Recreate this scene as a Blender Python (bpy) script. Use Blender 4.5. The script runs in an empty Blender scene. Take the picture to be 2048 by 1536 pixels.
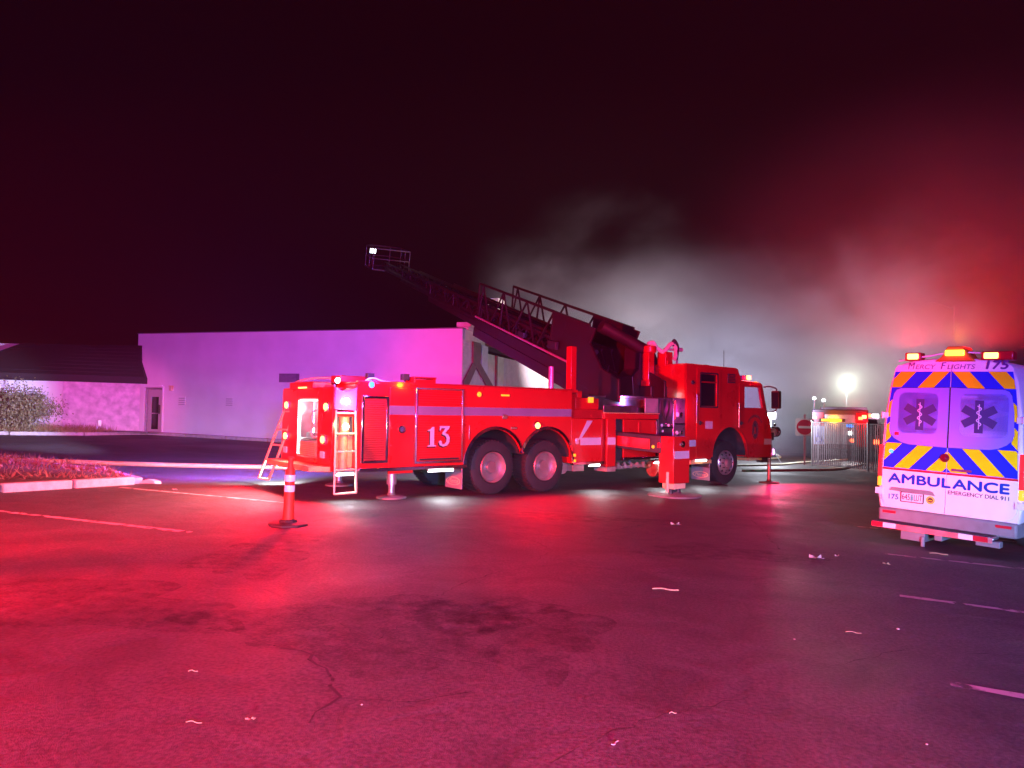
import bpy, bmesh, math, random
from mathutils import Vector, Matrix, Euler
random.seed(7)
R = math.radians
scene = bpy.context.scene
col = scene.collection

# ------------------------------------------------------------------ camera, world, exposure
cam_d = bpy.data.cameras.new('camera')
cam_d.sensor_fit = 'HORIZONTAL'; cam_d.sensor_width = 36.0
cam_d.lens = 36.0 * 1462.0 / 2048.0
cam_d.clip_start = 0.05; cam_d.clip_end = 2000.0
cam = bpy.data.objects.new('camera', cam_d); col.objects.link(cam)
cam.matrix_world = (Matrix.Translation((0, 0, 1.66)) @ Matrix.Rotation(R(90) + math.atan(52 / 1462), 4, 'X')
                    @ Matrix.Rotation(R(1.0), 4, 'Z'))
scene.camera = cam

world = bpy.data.worlds.new('World'); scene.world = world
world.use_nodes = True
bg = world.node_tree.nodes['Background']
bg.inputs['Color'].default_value = (1.0, 0.01, 0.07, 1)      # night sky glowing dark maroon over the scene
bg.inputs['Strength'].default_value = 0.0042
vs = scene.view_settings
vs.view_transform = 'Standard'; vs.look = 'None'; vs.exposure = 0.0; vs.gamma = 1.0; vs.use_curve_mapping = False
cy = scene.cycles
cy.use_denoising = True
try: cy.denoiser = 'OPENIMAGEDENOISE'
except Exception: pass
cy.max_bounces = 7; cy.diffuse_bounces = 2; cy.glossy_bounces = 3; cy.transmission_bounces = 4
cy.volume_bounces = 0; cy.transparent_max_bounces = 8
cy.sample_clamp_indirect = 4.0
cy.volume_step_rate = 1.0; cy.volume_max_steps = 160
cy.caustics_reflective = False; cy.caustics_refractive = False

RED = (1.0, 0.004, 0.016); BLUE = (0.08, 0.10, 1.0); WHITE = (0.86, 0.95, 1.0); AMBER = (1.0, 0.33, 0.01)
MAG = (1.0, 0.02, 0.42)

def light(kind, loc, color, power, parent=None, aim=None, angle=60, blend=0.5, radius=0.05, name='lamp_or_fill_light'):
    d = bpy.data.lights.new(name, kind)
    d.color = color; d.energy = power
    d.shadow_soft_size = radius
    if kind == 'SPOT':
        d.spot_size = R(angle); d.spot_blend = blend
    o = bpy.data.objects.new(name, d); col.objects.link(o)
    o.location = loc
    if aim is not None:
        o.rotation_euler = (Vector(aim) - Vector(loc)).to_track_quat('-Z', 'Y').to_euler()
    o.parent = parent
    return o

def cutoff(o, lo, hi):
    """a headlamp's beam: dark above a soft horizontal cut-off"""
    d = o.data; d.use_nodes = True
    nt = d.node_tree
    em = next(n for n in nt.nodes if n.type == 'EMISSION')
    g = nt.nodes.new('ShaderNodeNewGeometry'); s = nt.nodes.new('ShaderNodeSeparateXYZ')
    m = nt.nodes.new('ShaderNodeMapRange'); m.interpolation_type = 'SMOOTHSTEP'
    m.inputs['From Min'].default_value = lo; m.inputs['From Max'].default_value = hi
    m.inputs['To Min'].default_value = 1.0; m.inputs['To Max'].default_value = 0.0
    nt.links.new(g.outputs['Incoming'], s.inputs[0]); nt.links.new(s.outputs['Z'], m.inputs['Value'])
    nt.links.new(m.outputs[0], em.inputs['Strength'])

# beacons and headlamps of unseen emergency vehicles, plus an added overhead red fill
light('SPOT', (-8.5, 2.2, 2.3), RED, 21000, aim=(-1.6, 12.6, 0.9), angle=62, blend=0.35, radius=0.12, name='beacon_fill_light')
light('SPOT', (-6.3, 5.0, 2.6), RED, 4000, aim=(-2.6, 4.8, 0), angle=72, blend=0.6, radius=0.12, name='beacon_fill_light')
light('SPOT', (-6.3, 5.0, 2.6), RED, 5200, aim=(-6.6, 12, 1.0), angle=104, blend=0.5, radius=0.12, name='beacon_fill_light')
light('SPOT', (0.2, -2.2, 4.0), RED, 8600, aim=(-2.2, 7.6, 0), angle=72, blend=0.5, radius=0.15, name='beacon_fill_light')  # added red fill from overhead, tinting the ground
light('POINT', (0.2, -2.2, 4.0), RED, 2600, radius=0.15, name='beacon_fill_light')  # same added overhead fill, spreading all round
light('POINT', (3.0, -7.0, 2.6), BLUE, 17500, radius=0.15, name='beacon_fill_light')
for hx in (0.8, 2.4):
    h = light('POINT', (hx, -8.0, 0.85), (.50, .96, 1.0), 5600, radius=0.09, name='headlamp_light')
    cutoff(h, -0.012, 0.085)

# ------------------------------------------------------------------ materials
MATS = {}
def nodes_of(m):
    m.use_nodes = True
    return m.node_tree, m.node_tree.nodes['Principled BSDF']
def mat(name, color, rough=0.5, metal=0.0, var=0.12, scale=6.0, bump=0.0, bscale=40.0, coat=0.0, spec=0.5, dirt=None, emis=None, estr=0.0, alpha=None, trans=0.0):
    if name in MATS: return MATS[name]
    m = bpy.data.materials.new(name); nt, p = nodes_of(m); L = nt.links
    p.inputs['Roughness'].default_value = rough; p.inputs['Metallic'].default_value = metal
    p.inputs['Coat Weight'].default_value = coat; p.inputs['Coat Roughness'].default_value = 0.12
    p.inputs['Specular IOR Level'].default_value = spec
    tc = nt.nodes.new('ShaderNodeTexCoord')
    if var > 0:
        n = nt.nodes.new('ShaderNodeTexNoise'); n.inputs['Scale'].default_value = scale; n.inputs['Detail'].default_value = 6
        L.new(tc.outputs['Object'], n.inputs['Vector'])
        r = nt.nodes.new('ShaderNodeMapRange')
        r.inputs['From Min'].default_value = 0.3; r.inputs['From Max'].default_value = 0.7
        r.inputs['To Min'].default_value = 1 - var; r.inputs['To Max'].default_value = 1 + var
        L.new(n.outputs['Fac'], r.inputs['Value'])
        mx = nt.nodes.new('ShaderNodeVectorMath'); mx.operation = 'SCALE'
        mx.inputs[0].default_value = color[:3]
        L.new(r.outputs[0], mx.inputs['Scale'])
        L.new(mx.outputs[0], p.inputs['Base Color'])
        r2 = nt.nodes.new('ShaderNodeMapRange')
        r2.inputs['To Min'].default_value = max(0.02, rough - 0.12); r2.inputs['To Max'].default_value = min(1, rough + 0.12)
        L.new(n.outputs['Fac'], r2.inputs['Value']); L.new(r2.outputs[0], p.inputs['Roughness'])
    else:
        p.inputs['Base Color'].default_value = (*color[:3], 1)
    if bump > 0:
        nb = nt.nodes.new('ShaderNodeTexNoise'); nb.inputs['Scale'].default_value = bscale; nb.inputs['Detail'].default_value = 5
        L.new(tc.outputs['Object'], nb.inputs['Vector'])
        b = nt.nodes.new('ShaderNodeBump'); b.inputs['Strength'].default_value = bump; b.inputs['Distance'].default_value = 0.02
        L.new(nb.outputs['Fac'], b.inputs['Height']); L.new(b.outputs[0], p.inputs['Normal'])
    if emis:
        p.inputs['Emission Color'].default_value = (*emis, 1); p.inputs['Emission Strength'].default_value = estr
    if trans: p.inputs['Transmission Weight'].default_value = trans
    if alpha is not None: p.inputs['Alpha'].default_value = alpha
    MATS[name] = m
    return m

M_RED = mat('fire_red_paint', (0.46, 0.010, 0.012), 0.30, var=0.05, scale=2, coat=0.3, bump=0.02, bscale=3)
M_RED2 = mat('deep_red_paint', (0.30, 0.008, 0.012), 0.4, var=0.08, coat=0.3)
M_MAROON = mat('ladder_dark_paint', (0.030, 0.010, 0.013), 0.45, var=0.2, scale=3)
M_BLACK = mat('black_rubber', (0.018, 0.017, 0.018), 0.7, var=0.25, bump=0.15)
M_DARK = mat('dark_steel', (0.035, 0.033, 0.036), 0.5, var=0.3)
M_CHROME = mat('chrome', (0.72, 0.72, 0.74), 0.16, 1.0, var=0.06)
M_ALU = mat('brushed_aluminium', (0.55, 0.55, 0.57), 0.34, 1.0, var=0.12, scale=9)
M_TREAD = mat('tread_plate', (0.62, 0.36, 0.14), 0.5, 0.1, var=0.15, scale=14, bump=0.35, bscale=70)
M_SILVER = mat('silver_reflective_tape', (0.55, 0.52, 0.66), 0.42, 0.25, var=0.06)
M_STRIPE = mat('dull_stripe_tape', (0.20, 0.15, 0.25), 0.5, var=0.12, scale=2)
M_TAN = mat('tan_rail_paint', (0.72, 0.50, 0.30), 0.45, var=0.1)
M_WHITE = mat('white_paint', (0.80, 0.80, 0.80), 0.35, var=0.03, coat=0.4)
M_GREY = mat('grey_plastic', (0.22, 0.21, 0.22), 0.55, var=0.15, bump=0.1)
M_GLASSD = mat('dark_tinted_glass', (0.012, 0.010, 0.012), 0.06, var=0.0, coat=0.5)
M_AMB_BLUE = mat('blue_reflective_film', (0.010, 0.030, 0.66), 0.5, var=0.04, spec=0.1)
M_AMB_YEL = mat('yellow_reflective_film', (0.95, 0.84, 0.005), 0.5, var=0.05, spec=0.1)
M_AMB_RED = mat('red_film', (0.55, 0.01, 0.03), 0.4, var=0.03)
M_WINFILM = mat('privacy_window_film', (0.20, 0.20, 0.85), 0.3, var=0.05, scale=2, spec=0.2)
M_WINFILM2 = mat('pale_window_film', (0.34, 0.31, 0.92), 0.3, var=0.05, scale=2, spec=0.2)
M_STAR = mat('star_film', (0.06, 0.045, 0.18), 0.5, var=0.04, spec=0.15)
M_TXTBLUE = mat('blue_lettering', (0.004, 0.05, 0.42), 0.5, var=0.03, spec=0.1)
M_TXTGREY = mat('grey_lettering', (0.05, 0.07, 0.12), 0.5, var=0.03)
M_TXTTEAL = mat('teal_lettering', (0.004, 0.20, 0.42), 0.5, var=0.03)
M_ORANGE = mat('orange_plastic', (0.60, 0.035, 0.012), 0.65, var=0.08, bump=0.05)
M_WALL = mat('painted_block', (0.74, 0.72, 0.73), 0.75, var=0.08, scale=0.7, bump=0.25, bscale=9)
M_WALL2 = mat('old_cream_paint', (0.66, 0.60, 0.50), 0.75, var=0.14, scale=3, bump=0.3, bscale=14)
M_ROOF = mat('dark_shingle_roof', (0.014, 0.009, 0.012), 0.85, var=0.3, scale=5, bump=0.5, bscale=25)
M_TIMBER_SHADOW = mat('timber_and_shadow_brown', (0.17, 0.085, 0.08), 0.7, var=0.25, scale=4)
M_CONC = mat('kerb_concrete', (0.40, 0.37, 0.34), 0.8, var=0.2, scale=7, bump=0.4, bscale=30)
M_MULCH = mat('bark_mulch', (0.085, 0.045, 0.028), 0.9, var=0.4, scale=14, bump=0.8, bscale=20)
M_DRY = mat('dry_grass_blades', (0.30, 0.21, 0.09), 0.8, var=0.3)
M_CHIP = mat('wood_chips', (0.26, 0.14, 0.08), 0.8, var=0.3)
M_LEAF = mat('shrub_leaves', (0.16, 0.14, 0.06), 0.6, var=0.45, scale=3)
M_BARK = mat('shrub_bark', (0.09, 0.06, 0.04), 0.85, var=0.3)
M_HOSE = mat('tan_hose_jacket', (0.52, 0.33, 0.12), 0.7, var=0.12, bump=0.2, bscale=90)
M_HOSEW = mat('white_hose_jacket', (0.74, 0.72, 0.52), 0.6, var=0.12, bump=0.15, bscale=90)
M_GALV = mat('galvanised_steel', (0.45, 0.45, 0.47), 0.42, 0.8, var=0.15)
M_SLAT = mat('plastic_privacy_slat', (0.20, 0.14, 0.17), 0.55, var=0.1)
M_STRAW = mat('dry_twig', (0.42, 0.29, 0.17), 0.7, var=0.15)
M_PAPER = mat('pale_scrap', (0.42, 0.36, 0.32), 0.7, var=0.1)
M_SIGNBLUE = mat('sign_blue', (0.20, 0.16, 0.62), 0.5, var=0.04)
M_SIGNRED = mat('sign_red', (0.62, 0.012, 0.06), 0.45, var=0.08, scale=4)

def emat(name, color, strength, base=(0.5, 0.5, 0.5)):
    return mat(name, base, 0.3, var=0.0, emis=color, estr=strength)
E_RED = emat('red_lamp_lens', (1.0, 0.10, 0.03), 9, (0.6, 0.02, 0.02))
E_REDHOT = emat('bright_red_lamp_lens', (1.0, 0.46, 0.13), 5, (0.6, 0.02, 0.02))
E_REDDIM = emat('dim_red_lens', (1.0, 0.02, 0.03), 1.1, (0.6, 0.02, 0.02))
E_AMBER = emat('amber_lamp_lens', (1.0, 0.42, 0.02), 2.6, (0.7, 0.3, 0.02))
E_AMBERDIM = emat('dim_amber_lens', (1.0, 0.36, 0.02), 1.6, (0.7, 0.3, 0.02))
E_BLUE = emat('blue_lens_and_reflection', (0.02, 0.26, 1.0), 3.2, (0.05, 0.1, 0.7))
E_BLUEDIM = emat('pale_blue_lens', (0.30, 0.55, 1.0), 1.3, (0.1, 0.2, 0.7))
E_WHITE = emat('white_lamp_lens', (0.88, 1.0, 1.0), 11, (0.8, 0.8, 0.8))
E_STRIP = emat('white_strip_lens', (0.90, 0.98, 1.0), 7, (0.8, 0.8, 0.8))
E_MAG = emat('magenta_lamp_lens', (1.0, 0.22, 0.85), 9, (0.6, 0.1, 0.4))
E_FLOOD = emat('floodlight_lens', (0.84, 1.0, 0.62), 25, (0.8, 0.8, 0.8))

def glass_mat():
    m = bpy.data.materials.new('clear_cab_glass'); nt, p = nodes_of(m)
    p.inputs['Base Color'].default_value = (0.75, 0.85, 0.95, 1)
    p.inputs['Roughness'].default_value = 0.05; p.inputs['Alpha'].default_value = 0.16
    return m
M_GLASS = glass_mat()

def asphalt_mat():
    m = bpy.data.materials.new('worn_asphalt'); nt, p = nodes_of(m); L = nt.links; N = nt.nodes.new
    tc = N('ShaderNodeTexCoord')
    def noise(sc, det, dist=0.0):
        n = N('ShaderNodeTexNoise'); n.inputs['Scale'].default_value = sc; n.inputs['Detail'].default_value = det
        n.inputs['Distortion'].default_value = dist
        L.new(tc.outputs['Object'], n.inputs['Vector']); return n
    big = noise(0.35, 5, 0.6); mid = noise(1.7, 7, 1.2); fine = noise(42, 5); grit = noise(150, 2)
    ramp = N('ShaderNodeValToRGB')
    e = ramp.color_ramp.elements
    e[0].position = 0.30; e[0].color = (0.038, 0.035, 0.036, 1)
    e[1].position = 0.72; e[1].color = (0.092, 0.085, 0.086, 1)
    a = N('ShaderNodeMath'); a.operation = 'MULTIPLY_ADD'; a.inputs[1].default_value = 0.55
    L.new(mid.outputs['Fac'], a.inputs[0])
    b = N('ShaderNodeMath'); b.operation = 'MULTIPLY'; b.inputs[1].default_value = 0.45
    L.new(big.outputs['Fac'], b.inputs[0]); L.new(b.outputs[0], a.inputs[2])
    L.new(a.outputs[0], ramp.inputs[0])
    sp = N('ShaderNodeMapRange'); sp.inputs['From Min'].default_value = 0.35; sp.inputs['From Max'].default_value = 0.75
    sp.inputs['To Min'].default_value = 0.64; sp.inputs['To Max'].default_value = 1.6
    L.new(fine.outputs['Fac'], sp.inputs['Value'])
    mx = N('ShaderNodeVectorMath'); mx.operation = 'SCALE'
    L.new(ramp.outputs[0], mx.inputs[0]); L.new(sp.outputs[0], mx.inputs['Scale'])
    L.new(mx.outputs[0], p.inputs['Base Color'])
    rr = N('ShaderNodeMapRange'); rr.inputs['From Min'].default_value = 0.3; rr.inputs['From Max'].default_value = 0.7
    rr.inputs['To Min'].default_value = 0.5; rr.inputs['To Max'].default_value = 0.8
    L.new(big.outputs['Fac'], rr.inputs['Value']); L.new(rr.outputs[0], p.inputs['Roughness'])
    p.inputs['Specular IOR Level'].default_value = 0.32
    ad = N('ShaderNodeMath'); ad.operation = 'MULTIPLY_ADD'; ad.inputs[1].default_value = 0.5
    L.new(fine.outputs['Fac'], ad.inputs[0]); L.new(grit.outputs['Fac'], ad.inputs[2])
    bp = N('ShaderNodeBump'); bp.inputs['Strength'].default_value = 0.55; bp.inputs['Distance'].default_value = 0.012
    L.new(ad.outputs[0], bp.inputs['Height'])
    bp2 = N('ShaderNodeBump'); bp2.inputs['Strength'].default_value = 0.5; bp2.inputs['Distance'].default_value = 0.06
    L.new(mid.outputs['Fac'], bp2.inputs['Height']); L.new(bp.outputs[0], bp2.inputs['Normal'])
    L.new(bp2.outputs[0], p.inputs['Normal'])
    return m
M_ASPH = asphalt_mat()

def worn_mat(name, color, keep, soft=0.06, amax=1.0):
    """paint or tar worn through in patches to what lies under it"""
    m = bpy.data.materials.new(name); nt, p = nodes_of(m); L = nt.links; N = nt.nodes.new
    tc = N('ShaderNodeTexCoord'); n = N('ShaderNodeTexNoise'); n.inputs['Scale'].default_value = 7; n.inputs['Detail'].default_value = 8
    L.new(tc.outputs['Object'], n.inputs['Vector'])
    r = N('ShaderNodeMapRange'); r.inputs['From Min'].default_value = keep - soft; r.inputs['From Max'].default_value = keep + soft; r.inputs['To Max'].default_value = amax
    L.new(n.outputs['Fac'], r.inputs['Value']); L.new(r.outputs[0], p.inputs['Alpha'])
    p.inputs['Base Color'].default_value = (*color, 1); p.inputs['Roughness'].default_value = 0.7
    return m
M_PAINT = worn_mat('worn_white_marking', (0.46, 0.40, 0.38), 0.43)
M_CRACK = worn_mat('crack_shadow_dirt', (0.018, 0.016, 0.018), 0.40)
M_STAIN = worn_mat('oil_stained_asphalt', (0.022, 0.020, 0.022), 0.54, 0.2, 0.36)

# ------------------------------------------------------------------ mesh helpers
def tag(o, label=None, cat=None, group=None, kind=None):
    if label: o['label'] = label
    if cat: o['category'] = cat
    if group: o['group'] = group
    if kind: o['kind'] = kind
    return o
def empty(name, loc=(0, 0, 0), rot=(0, 0, 0), label=None, cat=None, group=None):
    o = bpy.data.objects.new(name, None); col.objects.link(o)
    o.location = loc; o.rotation_euler = rot; o.empty_display_size = 0.3
    return tag(o, label, cat, group)

class MB:
    def __init__(s, mats=None):
        s.v = []; s.f = []; s.mi = []; s.cur = 0
    def add(s, vs, fs):
        b = len(s.v); s.v += [tuple(v) for v in vs]
        for f in fs: s.f.append([b + i for i in f]); s.mi.append(s.cur)
        return s
    def use(s, i): s.cur = i; return s
    def box(s, x0, x1, y0, y1, z0, z1):
        return s.hexa([(x0, y0, z0), (x1, y0, z0), (x1, y1, z0), (x0, y1, z0), (x0, y0, z1), (x1, y0, z1), (x1, y1, z1), (x0, y1, z1)])
    def hexa(s, p):
        return s.add(p, [(0, 3, 2, 1), (4, 5, 6, 7), (0, 1, 5, 4), (1, 2, 6, 5), (2, 3, 7, 6), (3, 0, 4, 7)])
    def bar(s, a, b, w, h, up=(0, 0, 1)):
        a = Vector(a); b = Vector(b); d = (b - a).normalized(); up = Vector(up)
        if abs(d.dot(up)) > 0.98: up = Vector((1, 0, 0))
        x = d.cross(up).normalized() * (w / 2); y = x.cross(d).normalized() * (h / 2)
        return s.hexa([a - x - y, a + x - y, a + x + y, a - x + y, b - x - y, b + x - y, b + x + y, b - x + y])
    def prism(s, pts, vec):
        vec = Vector(vec); n = len(pts); a = [Vector(p) for p in pts]; b = [p + vec for p in a]
        nrm = Vector((0, 0, 0))
        for i in range(n):
            nrm += a[i].cross(a[(i + 1) % n])
        if nrm.dot(vec) > 0: a.reverse(); b.reverse()
        fs = [list(range(n)), list(range(2 * n - 1, n - 1, -1))]
        for i in range(n): j = (i + 1) % n; fs.append((j, i, n + i, n + j))
        return s.add(a + b, fs)
    def tube(s, pts, r, seg=8, cap=True, closed=False):
        P = [Vector(p) for p in pts]; n = len(P)
        rs = r if isinstance(r, (list, tuple)) else [r] * n
        vs = []; prev = None
        for i, p in enumerate(P):
            if closed: t = P[(i + 1) % n] - P[i - 1]
            else: t = P[min(i + 1, n - 1)] - P[max(i - 1, 0)]
            if t.length < 1e-9: t = Vector((0, 0, 1))
            t.normalize()
            u = prev if prev is not None else (Vector((0, 0, 1)) if abs(t.z) < 0.9 else Vector((1, 0, 0)))
            x = (u - t * u.dot(t))
            if x.length < 1e-6: x = t.orthogonal()
            x.normalize(); prev = x; y = t.cross(x)
            for k in range(seg):
                a = 2 * math.pi * k / seg
                vs.append(p + x * math.cos(a) * rs[i] + y * math.sin(a) * rs[i])
        fs = []
        for i in range(n if closed else n - 1):
            j = (i + 1) % n
            for k in range(seg):
                l = (k + 1) % seg
                fs.append((i * seg + k, i * seg + l, j * seg + l, j * seg + k))
        if cap and not closed:
            fs.append(tuple(range(seg - 1, -1, -1))); fs.append(tuple(range((n - 1) * seg, n * seg)))
        return s.add(vs, fs)
    def cyl(s, a, b, r, r2=None, seg=16): return s.tube([a, b], [r, r if r2 is None else r2], seg)
    def lathe(s, prof, o, axis=(0, 0, 1), seg=24):
        o = Vector(o); ax = Vector(axis).normalized(); x = ax.orthogonal().normalized(); y = ax.cross(x)
        vs = []; n = len(prof)
        for (r, h) in prof:
            for k in range(seg):
                a = 2 * math.pi * k / seg
                vs.append(o + ax * h + (x * math.cos(a) + y * math.sin(a)) * max(r, 1e-4))
        fs = []
        for i in range(n - 1):
            for k in range(seg):
                l = (k + 1) % seg
                fs.append((i * seg + k, i * seg + l, (i + 1) * seg + l, (i + 1) * seg + k))
        fs.append(tuple(range(seg - 1, -1, -1))); fs.append(tuple(range((n - 1) * seg, n * seg)))
        return s.add(vs, fs)
    def build(s, name, mats, parent=None, bevel=0.0, smooth=True, loc=None):
        me = bpy.data.meshes.new(name)
        me.from_pydata(s.v, [], s.f); 
        if not isinstance(mats, (list, tuple)): mats = [mats]
        for m in mats: me.materials.append(m)
        if len(mats) > 1: me.polygons.foreach_set('material_index', s.mi)
        me.validate(); me.update()
        if smooth:
            me.polygons.foreach_set('use_smooth', [True] * len(me.polygons))
            me.set_sharp_from_angle(angle=R(35))
        o = bpy.data.objects.new(name, me); col.objects.link(o)
        if parent is not None: o.parent = parent
        if loc: o.location = loc
        if bevel > 0:
            b = o.modifiers.new('edge_bevel', 'BEVEL'); b.width = bevel; b.segments = 2; b.limit_method = 'ANGLE'; b.angle_limit = R(40)
            b.harden_normals = False
        return o

def link_mesh(name, me, parent=None):
    o = bpy.data.objects.new(name, me); col.objects.link(o); o.parent = parent; return o
def dup(o, parent, loc=None):
    c = o.copy(); col.objects.link(c); c.parent = parent
    if loc is not None: c.location = loc
    return c

SIDE = Matrix(((1, 0, 0, 0), (0, 0, -1, 0), (0, 1, 0, 0), (0, 0, 0, 1)))     # plate x,y,z -> local x, z, -y (faces the -y side)

def curve_mesh(splines, thick, M, bevel=0.0, name='plate'):
    cu = bpy.data.curves.new(name, 'CURVE'); cu.dimensions = '2D'; cu.fill_mode = 'BOTH'; cu.extrude = thick / 2
    cu.bevel_depth = bevel; cu.bevel_resolution = 1
    for sp in splines:
        c = cu.splines.new('POLY'); c.points.add(len(sp) - 1); c.use_cyclic_u = True
        for i, (x, y) in enumerate(sp): c.points[i].co = (x, y, 0, 1)
    o = bpy.data.objects.new(name, cu); col.objects.link(o)
    dg = bpy.context.evaluated_depsgraph_get(); dg.update()
    me = bpy.data.meshes.new_from_object(o.evaluated_get(dg))
    bpy.data.objects.remove(o); bpy.data.curves.remove(cu)
    me.transform(M)
    return me
def plate(name, outline, y, thick, m, parent, holes=(), M=None, bevel=0.0):
    """flat plate with holes standing in the local x,z plane, outer face at local y"""
    me = curve_mesh([outline] + list(holes), thick, (M or Matrix()) @ Matrix.Translation((0, y + thick / 2, 0)) @ SIDE, bevel, name)
    me.materials.clear(); me.materials.append(m); me.name = name
    return link_mesh(name, me, parent)

def text_mesh(body, box, M, thick=0.004, shear=0.0, bold=0.0, m=None, name='lettering', parent=None, fat=0.0):
    cu = bpy.data.curves.new(name, 'FONT'); cu.body = body; cu.extrude = thick / 2; cu.shear = shear; cu.offset = bold
    o = bpy.data.objects.new(name, cu); col.objects.link(o)
    dg = bpy.context.evaluated_depsgraph_get(); dg.update()
    me = bpy.data.meshes.new_from_object(o.evaluated_get(dg))
    bpy.data.objects.remove(o); bpy.data.curves.remove(cu)
    xs = [v.co.x for v in me.vertices]; ys = [v.co.y for v in me.vertices]
    x0, x1, y0, y1 = box; ax, bx, ay, by = min(xs), max(xs), min(ys), max(ys)
    for v in me.vertices:
        v.co.x = x0 + (v.co.x - ax) / (bx - ax) * (x1 - x0); v.co.y = y0 + (v.co.y - ay) / (by - ay) * (y1 - y0)
    if fat:      # heavier strokes: shifted copies, each a hair deeper
        bm = bmesh.new(); cp = me.copy(); cp.transform(Matrix.Translation((-fat, 0, 0))); bm.from_mesh(cp)
        for k, (dx, dy) in enumerate(((fat, 0), (0, fat), (0, -fat))):
            cp = me.copy(); cp.transform(Matrix.Translation((dx, dy, .0005 * (k + 1)))); bm.from_mesh(cp)
        bm.to_mesh(me); bm.free()
    me.transform(M); me.materials.clear(); me.materials.append(m); me.name = name
    return link_mesh(name, me, parent)

def arc(cx, cz, r, a0, a1, n=14):
    return [(cx + r * math.cos(R(a0 + (a1 - a0) * i / n)), cz + r * math.sin(R(a0 + (a1 - a0) * i / n))) for i in range(n + 1)]
def rrect(x0, x1, z0, z1, r, n=5):
    p = []
    for cx, cz, a in ((x1 - r, z0 + r, -90), (x1 - r, z1 - r, 0), (x0 + r, z1 - r, 90), (x0 + r, z0 + r, 180)):
        p += arc(cx, cz, r, a, a + 90, n)
    return p
def catmull(P, n=6):
    P = [Vector(p) for p in P]; out = []
    for i in range(len(P) - 1):
        a, b, c, d = P[max(i - 1, 0)], P[i], P[i + 1], P[min(i + 2, len(P) - 1)]
        for k in range(n):
            t = k / n
            out.append(0.5 * ((2 * b) + (c - a) * t + (2 * a - 5 * b + 4 * c - d) * t * t + (3 * b - a - 3 * c + d) * t ** 3))
    out.append(P[-1]); return out

# ------------------------------------------------------------------ ground
def gz(x, y):
    x = min(max(x, -35), 26); y = min(max(y, -8), 60)
    return -0.0255 * (x + 0.37) - 0.0063 * (y - 14.3)
def build_ground():
    xs = [-120, -70, -35] + [-34 + i for i in range(60)] + [26, 70, 120]
    ys = [-60, -30, -8] + [-7 + i for i in range(67)] + [60, 120, 200]
    mb = MB(); vs = [(x, y, gz(x, y)) for y in ys for x in xs]; n = len(xs)
    fs = [(j * n + i, j * n + i + 1, (j + 1) * n + i + 1, (j + 1) * n + i) for j in range(len(ys) - 1) for i in range(n - 1)]
    mb.add(vs, fs)
    tag(mb.build('ground', M_ASPH), 'worn dark asphalt car park', kind='structure')
build_ground()

def strip(mb, pts, w, lift, wj=0.0):
    """thin sheet along a polyline, laid on the sloping ground"""
    P = [Vector((p[0], p[1], 0)) for p in pts]; L, Rr = [], []
    for i, p in enumerate(P):
        t = (P[min(i + 1, len(P) - 1)] - P[max(i - 1, 0)]).normalized(); nrm = Vector((-t.y, t.x, 0))
        ww = (w if not callable(w) else w(i / max(1, len(P) - 1))) * (1 + random.uniform(-wj, wj)) / 2
        for lst, s in ((L, 1), (Rr, -1)):
            q = p + nrm * ww * s; lst.append((q.x, q.y, gz(q.x, q.y) + lift))
    n = len(P)
    mb.add(L + Rr, [(i, n + i, n + i + 1, i + 1) for i in range(n - 1)])
def subdiv(a, b, n): return [(a[0] + (b[0] - a[0]) * i / n, a[1] + (b[1] - a[1]) * i / n) for i in range(n + 1)]
for a, b, w in [((-6.88, 12.95), (-3.6, 11.85), 0.10), ((-7.6, 10.05), (-3.83, 8.84), 0.10), ((4.82, 9.44), (7.4, 8.2), 0.09),
                ((3.76, 7.09), (6.2, 5.85), 0.10), ((2.80, 4.68), (5.2, 3.45), 0.10), ((5.6, 12.0), (8.6, 10.5), 0.09), ((-9.5, 6.9), (-5.2, 5.5), 0.06)]:
    mb = MB(); strip(mb, subdiv(a, b, 24), w, 0.004, 0.25)
    tag(mb.build('parking_stripe', M_PAINT, smooth=False), 'faded white bay line on the asphalt', kind='structure')
def wander(pts, step=0.12, amp=0.05):
    out = []
    for i in range(len(pts) - 1):
        a, b = Vector(pts[i]), Vector(pts[i + 1]); n = max(2, int((b - a).length / step))
        for k in range(n):
            q = a.lerp(b, k / n); out.append((q.x + random.uniform(-amp, amp), q.y + random.uniform(-amp, amp)))
    out.append(tuple(pts[-1])); return out
mb = MB()
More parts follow.
